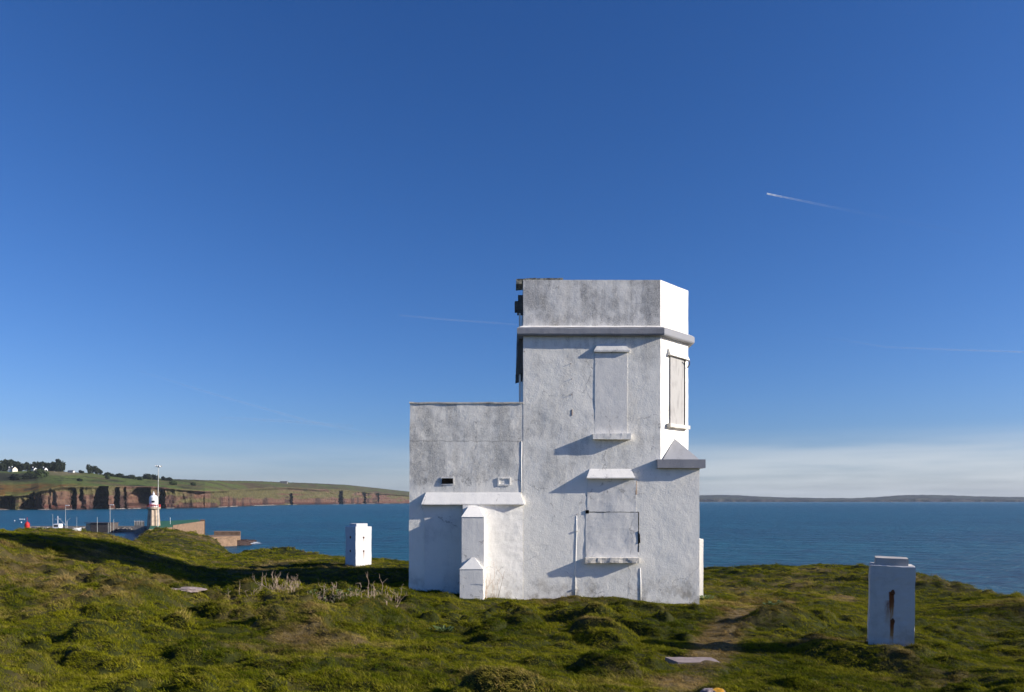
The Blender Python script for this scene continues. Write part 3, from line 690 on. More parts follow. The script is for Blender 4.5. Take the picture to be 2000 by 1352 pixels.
# vents
vt = MB(.008, 8); vt.box(WX(863), WX(885), YF-.022, YF+.02, WZ(944.5), WZ(934.5), .03); TP('vent_hole', vt, M['dark'], label='vent hole with its inner shade painted black')  # solid block on the wall, coloured as the hole's dark inside
vt = MB(.006, 8)
for a0, a1, c0, c1 in ((861, 863.5, 932, 947), (885, 887, 932, 947), (863, 885, 931.5, 934), (863, 885, 945, 947)):
    vt.box(WX(a0), WX(a1), YF-.012, YF+.02, WZ(c1), WZ(c0), .03)
TP('vent_frame', vt, M['patch'])
vt = MB(.006, 8)
for a0, a1, c0, c1 in ((972, 975, 933, 949), (995, 997, 933, 948), (975, 995, 933, 935), (975, 995, 946, 948.5)):
    vt.box(WX(a0), WX(a1), YF-.014, YF+.02, WZ(c1), WZ(c0), .03)
TP('vent_frame', vt, M['clean'], label='frame of the filled vent')
# buttress
def capst(k, x0, x1, y0, zeave, ztop, xt0, xt1, yt):
    k.hexa([(x0, y0, zeave), (x1, y0, zeave), (x1, YF, zeave), (x0, YF, zeave)], [(xt0, yt, ztop), (xt1, yt, ztop), (xt1, YF, ztop), (xt0, YF, ztop)], .05)
bt = MB(.006, 3)
y1_, y2_ = YF-.52, YF-.62
sx = lambda px, y: (px-1000)/F*y
bt.box(sx(902, y1_), sx(945.5, y1_), y1_, YF+.02, zb, WZ(1010, y1_), .06)
bu = TP('buttress', bt, M['patch'], label='stepped buttress beside the blocked door')
bt = MB(.006, 3); bt.box(sx(898, y2_), sx(943.5, y2_), y2_, y1_+.01, zb, WZ(1112, y2_), .06); obj('buttress_foot', bt.mesh('buttress_foot'), M['patch'], bu)
bt = MB(.005, 3); capst(bt, sx(901, y1_)-.0, sx(946.5, y1_), y1_-.012, WZ(1010, y1_), WZ(990, YF-.2), sx(915, YF-.16), sx(936, YF-.16), YF-.20)
obj('cap', bt.mesh('cap'), M['clean'], bu)
bt = MB(.004, 3); capst(bt, sx(897, y2_), sx(944, y2_), y2_-.01, WZ(1112, y2_), WZ(1089, y1_), sx(921, y1_), sx(927, y1_), y1_-.004)
obj('cap', bt.mesh('cap'), M['clean'], bu)
# stub on the side wall
k = MB(.006, 3); k.box(XR-.02, 4.46, 17.9, 18.5, zb, WZ(1053, 18.0), .06); TP('side_buttress', k, M['clean'])
# things at the back-left edge of the tower roof
k = MB(.012, 5)
yy = YF+.55
k.hexa([(sx(1008, yy), yy, WZ(556, yy)), (XL+.3, yy, WZ(553, yy)), (XL+.3, yy+.5, WZ(553, yy)), (sx(1008, yy), yy+.5, WZ(556, yy))],
       [(sx(1008, yy), yy, WZ(545.5, yy)), (XL+.3, yy, WZ(543, yy)), (XL+.3, yy+.5, WZ(543, yy)), (sx(1008, yy), yy+.5, WZ(545.5, yy))], .08)
k.hexa([(XL-.02, YF+.05, zp+.003), (WX(1100), YF+.05, zp+.01), (WX(1100), YF+.5, zp+.01), (XL-.02, YF+.5, zp+.003)],
       [(XL-.02, YF+.05, WZ(543.5)), (WX(1100), YF+.05, WZ(541.5)), (WX(1100), YF+.5, WZ(541.5)), (XL-.02, YF+.5, WZ(543.5))], .06)
TP('roof_board', k, M['felt'], label='mossy roof board sticking out over the left edge')
k = MB(.01, 6); yy = YF+.35
k.box(sx(1005.5, yy), XL+.05, yy, yy+.3, WZ(605, yy), WZ(588, yy), .06); k.box(sx(1012, yy), XL+.05, yy+.02, yy+.25, WZ(588, yy), WZ(576, yy), .06)
k.box(sx(1010, yy), XL+.05, yy+.02, yy+.2, WZ(612, yy), WZ(605, yy), .06)
TP('gutter_bracket', k, M['old_wood'], label='broken timber bracket on the left edge')
k = MB(.012, 4); yy = YF+.25
k.hexa([(sx(1007, yy), yy, WZ(733, yy)), (XL+.02, yy, WZ(728, yy)), (XL+.02, yy+1.2, WZ(728, yy)), (sx(1007, yy), yy+1.2, WZ(733, yy))],
       [(sx(1016, yy), yy, WZ(642, yy)), (XL+.02, yy, WZ(640, yy)), (XL+.02, yy+1.2, WZ(640, yy)), (sx(1016, yy), yy+1.2, WZ(642, yy))], .08)
TP('hanging_sheet', k, M['old_wood'], label='dark sheet hanging loose on the left side')
k = MB(.003, 4); k.box(sx(1013.5, YF+.3), sx(1017, YF+.3), YF+.3, YF+.42, za, WZ(612, YF+.3), .1); TP('pale_strip', k, M['clean'])  # pale upright strip at the tower's left edge

# ------------------------------------------------------------------ concrete pillars
def rust_pillar_mat(name, base, stains, face):
    m = base.copy(); m.name = name; t = m.node_tree; b = t.nodes['Principled BSDF']
    tc_ = node(t, 'ShaderNodeTexCoord').outputs['Object']
    x = sepz(t, tc_, 0); y = sepz(t, tc_, 1); z = sepz(t, tc_, 2)
    wob = mth(t, 'MULTIPLY', mth(t, 'SUBTRACT', noise_tex(t, mapping(t, tc_, (14, 14, 4)), 1, 3), .5), .045)
    c = b.inputs['Base Color'].links[0].from_socket
    nn = noise_tex(t, mapping(t, tc_, (38, 38, 5)), 1, 5, .7)
    u = x if face == 'x' else y
    for (ux, zt, ln, wd, s) in stains:
        du = mth(t, 'ABSOLUTE', mth(t, 'ADD', mth(t, 'SUBTRACT', u, ux), wob))
        fz = rng_map(t, z, zt-ln, zt, 1.0, 0.0); above = rng_map(t, z, zt+.012, zt-.006, 0.0, 1.0)
        core = mth(t, 'MULTIPLY', rng_map(t, du, wd, wd*.25, 0, 1), above)
        fade = mth(t, 'POWER', mth(t, 'SUBTRACT', 1.0, fz), 1.3)
        f = mth(t, 'MULTIPLY', mth(t, 'MULTIPLY', core, fade), mth(t, 'MULTIPLY', rng_map(t, nn, .35, .6, .35, 1.0), s))
        f = node_clamp(t, f)
        c = mixc(t, f, c, mixc(t, rng_map(t, fade, .45, .95), (0.42, 0.22, 0.09), (0.19, 0.06, 0.02)))
    t.links.new(c, b.inputs['Base Color']); return m
def node_clamp(t, f):
    n = node(t, 'ShaderNodeClamp'); t.links.new(f, n.inputs[0]); return n.outputs[0]
def pillar(name_label, px, py_base, d, rz, wdt, dpt, hgt, capw, caph, m, capm, holes, side_holes=(), tap=.0, lean=0.0, cap_off=(0, 0)):
    X = WX(px, d); Z = WZ(py_base, d)
    o = thing('concrete_pillar', name_label, 'pillar', (X, d, Z), rz, 'concrete pillars on the cliff top')
    o.rotation_euler = (0, lean, rz)
    k = MB(.013, 7); h = wdt/2; q = dpt/2; e = tap; c = .012
    ring = lambda i, z: [(-h+i, -q+i, z), (h-i, -q+i, z), (h-i, q-i, z), (-h+i, q-i, z)]
    k.hexa(ring(-e, -.5), ring(0, hgt-c), .05); k.hexa(ring(0, hgt-c), ring(c, hgt), .05)
    b = obj('shaft', k.mesh('shaft'), m, o)
    k = MB(.008, 7); cw, cq = capw/2, dpt/2*capw/wdt
    k.box(-cw+cap_off[0], cw+cap_off[0], -cq+cap_off[1], cq+cap_off[1], hgt-.01, hgt+caph, .04); obj('cap', k.mesh('cap'), capm, o)
    for x, z in holes:
        k = MB(.003, 12); k.lathe([(.012, -.03), (.026, -.012), (.028, .012), (.012, .045)], (0, 0, 0), 8)
        i = obj('iron_stub', k.mesh('iron_stub'), M['rust'], o); i.location = (x, -q-.002, z)
    for y, z, s in side_holes:
        k = MB(.003, 12); k.lathe([(.012, -.03), (.026, -.012), (.028, .012), (.012, .03)], (0, 0, 0), 8)
        i = obj('iron_stub', k.mesh('iron_stub'), M['rust'], o); i.location = (s*h, y, z)
    return o
mr = rust_pillar_mat('rust_streaked_concrete', M['pillar_grey'], [(-.008, .80, .62, .044, 3.0), (-.045, .68, .50, .065, .9), (.008, .41, .46, .034, 3.0)], 'x')
capm = plaster('lichened_cap', (0.50, 0.46, 0.42), (0.36, 0.30, 0.24), 0.9, 0.8, False, False)
pillar('taller-looking near concrete pillar right of the tower with two brown rust streaks', 1738, 1262, 11.0, -math.radians(23), .565, .52, 1.17, .42, .10, mr, capm, [(.005, .79), (.012, .39)], (), .012, math.radians(1.2), (-.01, 0))
ml = rust_pillar_mat('rust_spotted_concrete', M['pillar_white'], [(.0, .73, .16, .03, 1.0), (.0, .31, .4, .035, .8)], 'y')
pillar('bright white far concrete pillar left of the tower, half sunlit, before the sea', 700, 1095, 24.0, -math.radians(46), .59, .57, 1.07, .41, .09, M['pillar_white'], M['pillar_white'], [(.0, .73), (.0, .31)], [(.0, .73, 1), (.0, .31, 1)])
bpy.data.objects['shaft.001'].data.materials[0] = ml

# ------------------------------------------------------------------ grass
def tuft_mesh(name, nb, h, r, wd, droop, seed):
    rg = np.random.default_rng(seed); V = []; Fc = []; n = 0
    for i in range(nb):
        a = rg.uniform(0, 2*math.pi); rr = r*math.sqrt(rg.random()); bx, by = rr*math.cos(a), rr*math.sin(a)
        L = h*rg.uniform(.55, 1.15); la = rg.normal(-2.6, 1.0)     # combed by the wind towards -x
        dx, dy = math.cos(la), math.sin(la); k = droop*rg.uniform(.4, 1.3)
        sx_, sy_ = -dy*wd/2, dx*wd/2
        pa = rg.uniform(0, math.pi); sx_, sy_ = math.cos(pa)*wd/2, math.sin(pa)*wd/2
        P = []
        for f in (0, .5, 1):
            out = L*k*f**1.8; up = L*f*(1-.35*k*f)
            P.append((bx+dx*out, by+dy*out, up-.012))
        w_ = (1.0, .8)
        for j in (0, 1):
            V += [(P[j][0]-sx_*w_[j], P[j][1]-sy_*w_[j], P[j][2]), (P[j][0]+sx_*w_[j], P[j][1]+sy_*w_[j], P[j][2])]
        V.append(P[2]); Fc += [(n, n+1, n+3, n+3), (n, n+3, n+2, n+2), (n+2, n+3, n+4, n+4)]; n += 5
    Fc = [f[:3] for f in Fc]
    return mesh_np(name, np.array(V), np.array(Fc))
m, t, b = mat('grass_blades', (0.07, 0.09, 0.02), 0.85, 0.05)
ai = node(t, 'ShaderNodeAttribute', attribute_name='straw', attribute_type='INSTANCER')
ar = node(t, 'ShaderNodeAttribute', attribute_name='vary', attribute_type='INSTANCER')
g1 = mixc(t, ar.outputs['Fac'], (0.050, 0.074, 0.003), (0.245, 0.235, 0.010))
s1 = mixc(t, ar.outputs['Fac'], (0.18, 0.115, 0.035), (0.50, 0.35, 0.15))
c_ = mixc(t, ai.outputs['Fac'], g1, s1)
t.links.new(c_, b.inputs['Base Color'])
tr_ = node(t, 'ShaderNodeBsdfTranslucent'); t.links.new(c_, tr_.inputs[0])
ms = node(t, 'ShaderNodeMixShader'); ms.inputs[0].default_value = 0.28
t.links.new(b.outputs[0], ms.inputs[1]); t.links.new(tr_.outputs[0], ms.inputs[2])
t.links.new(ms.outputs[0], t.nodes['Material Output'].inputs[0])
M['grass'] = m
def gn_scatter(name, pts, rot, scl, idx, straw, vary, protos, label):
    me = bpy.data.meshes.new(name); me.vertices.add(len(pts)); me.vertices.foreach_set('co', np.asarray(pts, np.float32).ravel())
    def at(n, ty, data, f='value'):
        a = me.attributes.new(n, ty, 'POINT'); a.data.foreach_set(f, np.ascontiguousarray(data).ravel())
    at('rot', 'FLOAT_VECTOR', rot.astype(np.float32), 'vector'); at('scl', 'FLOAT_VECTOR', scl.astype(np.float32), 'vector')
    at('idx', 'INT', idx.astype(np.int32)); at('straw', 'FLOAT', straw.astype(np.float32)); at('vary', 'FLOAT', vary.astype(np.float32))
    col = bpy.data.collections.new(name+'_kinds')
    for i, p in enumerate(protos):
        o = bpy.data.objects.new('%s_kind_%02d' % (name, i), p); col.objects.link(o)
    g = bpy.data.node_groups.new(name, 'GeometryNodeTree')
    g.interface.new_socket('Geometry', in_out='INPUT', socket_type='NodeSocketGeometry')
    g.interface.new_socket('Geometry', in_out='OUTPUT', socket_type='NodeSocketGeometry')
    gi = g.nodes.new('NodeGroupInput'); go = g.nodes.new('NodeGroupOutput')
    mp_ = g.nodes.new('GeometryNodeMeshToPoints'); iop = g.nodes.new('GeometryNodeInstanceOnPoints')
    ci = g.nodes.new('GeometryNodeCollectionInfo'); ci.inputs['Collection'].default_value = col
    ci.inputs['Separate Children'].default_value = True; ci.inputs['Reset Children'].default_value = True
    def na(n, ty):
        x = g.nodes.new('GeometryNodeInputNamedAttribute'); x.data_type = ty; x.inputs['Name'].default_value = n; return x.outputs[0]
    L = g.links.new
    L(gi.outputs[0], mp_.inputs[0]); L(mp_.outputs[0], iop.inputs['Points']); L(ci.outputs[0], iop.inputs['Instance'])
    iop.inputs['Pick Instance'].default_value = True
    L(na('idx', 'INT'), iop.inputs['Instance Index'])
    e2r = g.nodes.new('FunctionNodeEulerToRotation'); L(na('rot', 'FLOAT_VECTOR'), e2r.inputs[0]); L(e2r.outputs[0], iop.inputs['Rotation'])
    L(na('scl', 'FLOAT_VECTOR'), iop.inputs['Scale']); L(iop.outputs[0], go.inputs[0])
    o = obj(name, me, None, kind='stuff', label=label)
    md = o.modifiers.new('scatter', 'NODES'); md.node_group = g
    return o
protos = [tuft_mesh('tuft', 26, .040, .050, .0046, .95, 100+i) for i in range(6)] + [tuft_mesh('long_tuft', 30, .075, .06, .0046, 1.15, 120+i) for i in range(3)]
for p in protos: p.materials.append(M['grass'])
def scatter_pts(y0, y1, dens, ulim=0.80):
    A = ulim*(y1*y1-y0*y0); n = int(A*dens)
    Y = np.sqrt(rng.uniform(y0*y0, y1*y1, n)); U = rng.uniform(-ulim, ulim, n); return U*Y, Y
PX, PY, PS = [], [], []
for y0, y1, dn, s_ in ((4.6, 8.5, 800, 1.0), (8.5, 13, 540, 1.1), (13, 20, 230, 1.4), (20, 34, 70, 2.0), (34, 70, 16, 3.2)):
    x, y = scatter_pts(y0, y1, dn); PX.append(x); PY.append(y); PS.append(np.full(len(x), s_))
X = np.concatenate(PX); Y = np.concatenate(PY); S = np.concatenate(PS)
keep = ~((X > AL-.01) & (X < XR+.02) & (Y > YF-.02) & (Y < YB+.02))
_, E_, Ye_, _ = base_z(X, Y); keep &= (Ye_ < E_+3.0)
keep &= ~((np.abs(X-2.32) < .31) & (np.abs(Y-9.95) < .20))
X, Y, S, Ye_ = X[keep], Y[keep], S[keep], Ye_[keep]
Z = ground_z(X, Y); e = 0.06
gx = (ground_z(X+e, Y)-ground_z(X-e, Y))/(2*e); gy = (ground_z(X, Y+e)-ground_z(X, Y-e))/(2*e)
hz_ = ground_z(X, Y)-base_z(X, Y)[0]; st = np.clip(straw_f(X, Y)+.45*sstep(.02, .16, hz_)-.12, 0, 1); st_i = np.clip(st + rng.normal(0, .16, len(X)), 0, 1)
n = len(X)
rot = np.stack([gy*.6+rng.normal(0, .15, n), -gx*.6+rng.normal(0, .15, n), rng.normal(0, .7, n)], 1)
sv = S*rng.uniform(.7, 1.3, n)*(0.85+0.3*sstep(-.2, .5, fbm(X/.5, Y/.5, 0, 2, 141)))*(1-.25*path_m(X, Y))
bare = sstep(.70, .95, st); keep2 = rng.random(n) > bare*.45
scl = np.stack([sv, sv, sv*(0.95-.3*st)/np.power(S, .35)], 1)
idx = np.where(rng.random(n) < .05+.22*st, rng.integers(6, 9, n), rng.integers(0, 6, n))
vary = np.clip(.5+.75*fbm(X/.9, Y/.9, 0, 4, 151)+rng.normal(0, .2, n), 0, 1)
q = keep2
gn_scatter('grass', np.stack([X, Y, Z], 1)[q], rot[q], scl[q], idx[q], st_i[q], vary[q], protos, 'wind-combed rough grass on the cliff top')

# ------------------------------------------------------------------ dry brambles, leafy plants, stones
M['twig'], t_, b_ = mat('bleached_twigs', (0.42, 0.32, 0.24), 0.85, 0.1)
t_.links.new(mixc(t_, noise_tex(t_, pos(t_), 7), (0.26, 0.17, 0.12), (0.60, 0.48, 0.37)), b_.inputs['Base Color'])
M['leaf'], t_, b_ = mat('broad_leaves', (0.07, 0.12, 0.03), 0.5, 0.3)
t_.links.new(mixc(t_, noise_tex(t_, pos(t_), 9), (0.05, 0.09, 0.02), (0.16, 0.20, 0.07)), b_.inputs['Base Color'])
def bramble(px, d, wd, ht, nst, label, seed, tall=(), leaves=0, lean=.55, group='dead brambles left of the tower'):
    rg = random.Random(seed); X0 = WX(px, d); Z0 = float(ground_z(np.array([X0]), np.array([d]))[0])
    o = thing('dead_bramble', label, 'shrub', (X0, d, Z0), 0, group)
    k = MB()
    def stem(x, y, h, r, a, depth=0, z=None):
        z = (float(ground_z(np.array([X0+x]), np.array([d+y]))[0])-Z0-.03) if z is None else z
        pts = [(x, y, z)]; tilt = rg.uniform(-lean, lean*2.4)
        for i in range(4):
            tilt += rg.uniform(-.45, .5); x += h/4*math.sin(tilt)*math.cos(a); y += h/4*math.sin(tilt)*math.sin(a); z += h/4*math.cos(tilt)
            pts.append((x, y, z))
            if depth < 2 and i in (1, 2, 3) and rg.random() < .75: stem(x, y, h*rg.uniform(.35, .6), r*.65, a+rg.uniform(-1.8, 1.8), depth+1, z)
        k.tube(pts, [r, r*.9, r*.75, r*.6, r*.35], 4)
    for i in range(nst): stem(rg.uniform(-wd/2, wd/2), rg.uniform(-.25, .25), ht*rg.uniform(.3, .95), .0045, rg.uniform(0, 6.28))
    for tx, th in tall: stem(tx, 0, th, .006, rg.uniform(0, 6.28))
    obj('twigs', k.mesh('twigs'), M['twig'], o, kind='stuff')
    if leaves:
        lf = MB()
        for i in range(leaves):
            x, y = rg.uniform(-wd/2, wd/2), rg.uniform(-.25, .25); z = float(ground_z(np.array([X0+x]), np.array([d+y]))[0])-Z0+rg.uniform(0, .12)
            a = rg.uniform(0, 6.28); l = rg.uniform(.04, .09); c, s = math.cos(a), math.sin(a); w_ = l*.3
            lf.add([(x, y, z), (x+c*l*.5-s*w_, y+s*l*.5+c*w_, z+l*.5), (x+c*l, y+s*l, z+l*.45), (x+c*l*.5+s*w_, y+s*l*.5-c*w_, z+l*.4)], [(0, 1, 2, 3)])
        obj('leaves', lf.mesh('leaves'), M['leaf'], o, kind='stuff')
    return o
bramble(535, 14.9, .9, .32, 60, 'bare pale bramble clump standing in front of the dark shadow, leftmost of the clumps', 1, [(-.45, .42), (.05, .50)])
bramble(655, 13.6, .95, .24, 80, 'low matted bramble with green leaves between the bare clump and the tall one', 2, [(.3, .3)], 120, .9)
bramble(738, 14.0, .6, .34, 55, 'tallest reddish bramble clump close to the left end of the annex', 3, [(-.2, .45), (.08, .52), (.18, .42)], 20)
bramble(745, 12.9, .45, .18, 26, 'small arching pale twigs in the grass below the tall bramble clump', 4, [], 0, 1.2)
o_ = bramble(960, 16.2, .35, .45, 5, 'thin dry stalks growing against the bright blocked doorway', 5, [(-.1, .5), (.12, .72)], 0, .15, None)
def leafy(px, d, r, nl, label, seed):
    rg = random.Random(seed); X0 = WX(px, d); Z0 = float(ground_z(np.array([X0]), np.array([d]))[0])
    k = MB()
    for i in range(nl):
        a = rg.uniform(0, 6.28); q = rg.uniform(0, r); x, y = q*math.cos(a), q*math.sin(a)
        z = float(ground_z(np.array([X0+x]), np.array([d+y]))[0])-Z0+.03
        l = rg.uniform(.05, .10); c, s = math.cos(a+rg.uniform(-.6, .6)), math.sin(a+rg.uniform(-.6, .6)); w_ = l*.28; up = rg.uniform(.3, 1.0)
        k.add([(x, y, z), (x+c*l*.5-s*w_, y+s*l*.5+c*w_, z+l*up*.8), (x+c*l, y+s*l, z+l*up), (x+c*l*.5+s*w_, y+s*l*.5-c*w_, z+l*up*.8)], [(0, 1, 2, 3)])
    obj('leafy_plant', k.mesh('leafy_plant'), M['leaf'], None, label, 'plant', None, None, (X0, d, Z0))
leafy(1508, 16.9, .22, 90, 'low rosette of broad green leaves in the grass midway between tower and right pillar', 11)
leafy(1378, 17.6, .18, 50, 'small green leafy plant hard against the right corner of the tower', 12)
leafy(865, 12.1, .16, 50, 'small green leafy plant in the grass in front of the annex', 13)
# paving slab and lichened rock
M['stone'], t_, b_ = mat('red_grey_stone', (0.22, 0.17, 0.15), 0.9, 0.15)
p_ = pos(t_); t_.links.new(mixc(t_, noise_tex(t_, p_, 6, 6, .7), (0.22, 0.16, 0.145), (0.46, 0.38, 0.35)), b_.inputs['Base Color'])
t_.links.new(bump(t_, noise_tex(t_, p_, 45, 4, .7), .5, .01), b_.inputs['Normal'])
k = MB(.006, 6)
xs, ys = 2.32, 9.95; zs_ = float(ground_z(np.array([xs]), np.array([ys]))[0])
def gz(x, y): return float(ground_z(np.array([x]), np.array([y]))[0])
zf = max(gz(xs, ys-.1), gz(xs+.2, ys), gz(xs-.2, ys), zs_)-.004
k.hexa([(-.20, -.125, -.12), (.34, -.125, -.12), (.30, .135, -.12), (-.31, .135, -.12)], [(-.20, -.125, 0), (.34, -.125, 0), (.30, .135, .012), (-.31, .135, .015)], .03)
obj('stone_slab', k.mesh('stone_slab'), M['stone'], None, 'flat reddish grey paving slab lying in the grass beside the worn track', 'slab', None, None, (xs, ys, zf))
m_ = M['stone'].copy(); m_.name = 'lichened_rock'; t_ = m_.node_tree; b_ = t_.nodes['Principled BSDF']; p_ = node(t_, 'ShaderNodeTexCoord').outputs['Object']
dv = node(t_, 'ShaderNodeVectorMath', operation='DISTANCE'); t_.links.new(p_, dv.inputs[0]); dv.inputs[1].default_value = (.05, -.03, .07)
li = rng_map(t_, mth(t_, 'ADD', dv.outputs['Value'], mth(t_, 'MULTIPLY', noise_tex(t_, p_, 30, 4, .7), .08)), .105, .085, 0, 1)
t_.links.new(mixc(t_, li, b_.inputs['Base Color'].links[0].from_socket, (0.50, 0.26, 0.03)), b_.inputs['Base Color'])
def rock(px, d, sx_, sy_, sz_, m, label, seed, name='rock', lift=0.0):
    bm = bmesh.new(); bmesh.ops.create_icosphere(bm, subdivisions=4, radius=1)
    V = np.array([v.co[:] for v in bm.verts]); d_ = fbm(V[:, 0]*1.3+seed, V[:, 1]*1.3, V[:, 2]*1.3, 4, seed, .6)
    cell = np.round(V*2.2+seed*.37)/2.2
    for v, q, c in zip(bm.verts, d_, cell):
        s = 1+.45*q; v.co = Vector((v.co.x*s*sx_, v.co.y*s*sy_, v.co.z*s*sz_))
    me = bpy.data.meshes.new(name); bm.to_mesh(me); bm.free()
    X0 = WX(px, d); return obj(name, me, m, None, label, 'rock', None, None, (X0, d, gz(X0, d)+lift))
rock(1392, 7.1, .12, .07, .06, m_, 'dark rock with an orange lichen patch at the bottom edge of the picture', 3, lift=.06)
rock(365, 15.2, .34, .2, .05, M['stone'], 'flat grey stone in the straw grass just below the long shadow', 5, lift=.0)
0 and rock(1368, 9.3, .0+.14, .06, .03, M['stone'], 'small bare earth clod above the paving slab', 9, lift=.0)

# ------------------------------------------------------------------ harbour
def simple(name, col, rough=.8, spec=.2):
    m, t, b = mat(name, col, rough, spec)
    n = rng_map(t, noise_tex(t, pos(t), 0.8, 6, .7), .3, .7, .7, 1.25)
    rgb = node(t, 'ShaderNodeRGB'); rgb.outputs[0].default_value = (*col, 1)
    vm = node(t, 'ShaderNodeVectorMath', operation='SCALE'); t.links.new(rgb.outputs[0], vm.inputs[0]); t.links.new(n, vm.inputs['Scale'])
    t.links.new(vm.outputs[0], b.inputs['Base Color']); return m
M['granite'] = simple('pale_granite', (0.42, 0.33, 0.25)); M['white_paint'] = simple('white_paint', (0.78, 0.78, 0.78), .5)
M['red_paint'] = simple('red_paint', (0.50, 0.03, 0.03), .5); M['mast'] = simple('galvanised_mast', (0.50, 0.50, 0.46), .5)
M['quay'] = simple('sandstone_quay', (0.235, 0.155, 0.10)); M['green'] = simple('green_deck', (0.04, 0.14, 0.075))
M['rubble'] = simple('grey_rubble', (0.24, 0.22, 0.20)); M['shed'] = simple('dark_shed_boards', (0.09, 0.075, 0.07)); M['rock'] = simple('wet_rock', (0.06, 0.04, 0.035))
M['roof'] = simple('slate_roof', (0.075, 0.075, 0.085)); M['cream'] = simple('cream_render', (0.72, 0.68, 0.55))
def at(px, py, d): return ((px-1000)/F*d, d, (HOR-py)/F*d)
# lighthouse
d = 330.0; m_px = d/F; bx_, by_, bz_ = at(300, 1027, d)
lh = thing('lighthouse', 'granite harbour lighthouse with fluted shaft and white lantern house', 'lighthouse', (bx_, by_, bz_))
k = MB(); n_ = 16; V = []; lv = [(0, 12.4), (.3, 12.2), (30*m_px, 10.2), (32*m_px, 10.2)]
for z, wpx in lv:
    for i in range(n_*2):
        a = math.pi*i/n_; r = wpx*m_px*(1.0 if i % 4 < 2 else .84); V.append((r*math.cos(a), r*math.sin(a), z if z > 0 else -3))
N2 = n_*2; Fc = [(i*N2+j, i*N2+(j+1) % N2, (i+1)*N2+(j+1) % N2, (i+1)*N2+j) for i in range(len(lv)-1) for j in range(N2)]
Fc.append(tuple((len(lv)-1)*N2+j for j in range(N2))); k.add(V, Fc); part('shaft', k, M['granite'], lh)
k = MB(); k.lathe([(10.0*m_px, 31*m_px), (12.5*m_px, 33*m_px), (12.5*m_px, 36.5*m_px), (9*m_px, 36.6*m_px)], (0, 0, 0), 24); part('gallery', k, M['granite'], lh)
k = MB(); k.lathe([(12.2*m_px, 40.6*m_px), (12.4*m_px, 40.6*m_px), (12.4*m_px, 41.4*m_px), (12.2*m_px, 41.4*m_px)], (0, 0, 0), 24)
for i in range(24):
    a = 2*math.pi*i/24; k.tube([(12.2*m_px*math.cos(a), 12.2*m_px*math.sin(a), 36*m_px), (12.2*m_px*math.cos(a), 12.2*m_px*math.sin(a), 41*m_px)], .07, 4)
part('railing', k, M['red_paint'], lh)
k = MB(); k.lathe([(8.2*m_px, 36*m_px), (8.2*m_px, 53*m_px), (7.6*m_px, 56*m_px), (5*m_px, 59*m_px), (2.4*m_px, 59.5*m_px)], (0, 0, 0), 20); ln = part('lantern_house', k, M['white_paint'], lh)
k = MB(); k.lathe([(2.4*m_px, 59*m_px), (2.4*m_px, 62*m_px), (1.2*m_px, 64*m_px), (.5*m_px, 67*m_px)], (0, 0, 0), 12); part('finial', k, M['white_paint'], lh)
for q in (.16, .52):
    k = MB(); a = -math.pi/2+q; r = 8.2*m_px; k.box(-.28, .28, -.06, .1, -.4, .4, 1); w_ = obj('window', k.mesh('window'), M['dark'], ln); w_.location = (r*math.cos(a), r*math.sin(a), 47*m_px); w_.rotation_euler = (0, 0, a+math.pi/2)
# floodlight mast
d = 318.0; x, y, z = at(308.5, 1030, d); m_px = d/F
fm = thing('floodlight_mast', 'tall thin floodlight mast rising beside the lighthouse', 'mast', (x, y, z))
k = MB(); k.tube([(-.2*m_px, 0, -3), (.2*m_px, 0, 60*m_px), (1.0*m_px, 0, 118*m_px)], [.24, .17, .10], 8); part('pole', k, M['mast'], fm)
k = MB(); k.lathe([(.3, 117*m_px), (.9, 118*m_px), (.9, 119*m_px), (.2, 120*m_px)], (1.0*m_px, 0, 0), 10); hd = part('lamp_ring', k, M['mast'], fm)
for i in range(6):
    a = i*math.pi/3+.3; k = MB(); k.box(-.3, .3, -.2, .2, -.2, .28, 1); l_ = obj('floodlight', k.mesh('floodlight'), M['white_paint'] if i % 2 else M['mast'], hd); l_.location = (m_px+1.0*math.cos(a), 1.0*math.sin(a), 119*m_px); l_.rotation_euler = (.3, 0, a)
# green-decked pier with orange parapet
k = MB(.12, .4)
def prism(k, P, z0, z1):
    n = len(P); V = [(p[0], p[1], z0) for p in P]+[(p[0], p[1], z1) for p in P]
    k.add(V, [tuple(range(n-1, -1, -1)), tuple(range(n, 2*n))]+[(i, (i+1) % n, n+(i+1) % n, n+i) for i in range(n)])
pier = thing('harbour_pier', 'harbour pier with green deck and orange stone parapet behind the grassy mound', 'pier', (0, 0, 0))
xy = lambda px, d: ((px-1000)/F*d, d)
k = MB(); prism(k, [xy(290, 290), xy(396, 352), xy(388, 440), xy(296, 400)], SEA-3, -10.9); part('pier_wall', k, M['quay'], pier)
k = MB(); prism(k, [xy(291, 291), xy(395.5, 353), xy(387, 438), xy(297, 398)], -10.896, -10.75); part('deck', k, M['green'], pier)
k = MB(); prism(k, [xy(338, 287), xy(400, 350), xy(399, 354), xy(337, 290)], SEA-3, -9.25); prism(k, [xy(391, 349), xy(400.5, 349), xy(400, 358), xy(391.5, 358)], SEA-3, -8.8); part('parapet', k, M['quay'], pier)
for px_, h_ in ((332.5, 3.0),):
    k = MB(); x, y = xy(px_, 350); k.tube([(x, y, -10.7), (x, y, -10.7+h_)], .08, 6)
    part('post', k, M['white_paint'], pier)
k = MB(); x, y = xy(332, 400); 
k = MB(); prism(k, [xy(262, 372), xy(282, 372), xy(282, 390), xy(262, 390)], SEA-3, -10.3); 
ro = part('pump_house', k, M['rubble'], pier)
for i, px_ in enumerate((263, 268, 272, 277)):
    k = MB(); x, y = xy(px_, 371); k.tube([(x, y, -12), (x, y, -9.2-.3*(i % 2))], .06, 6); part('rail_post', k, M['mast'], pier)
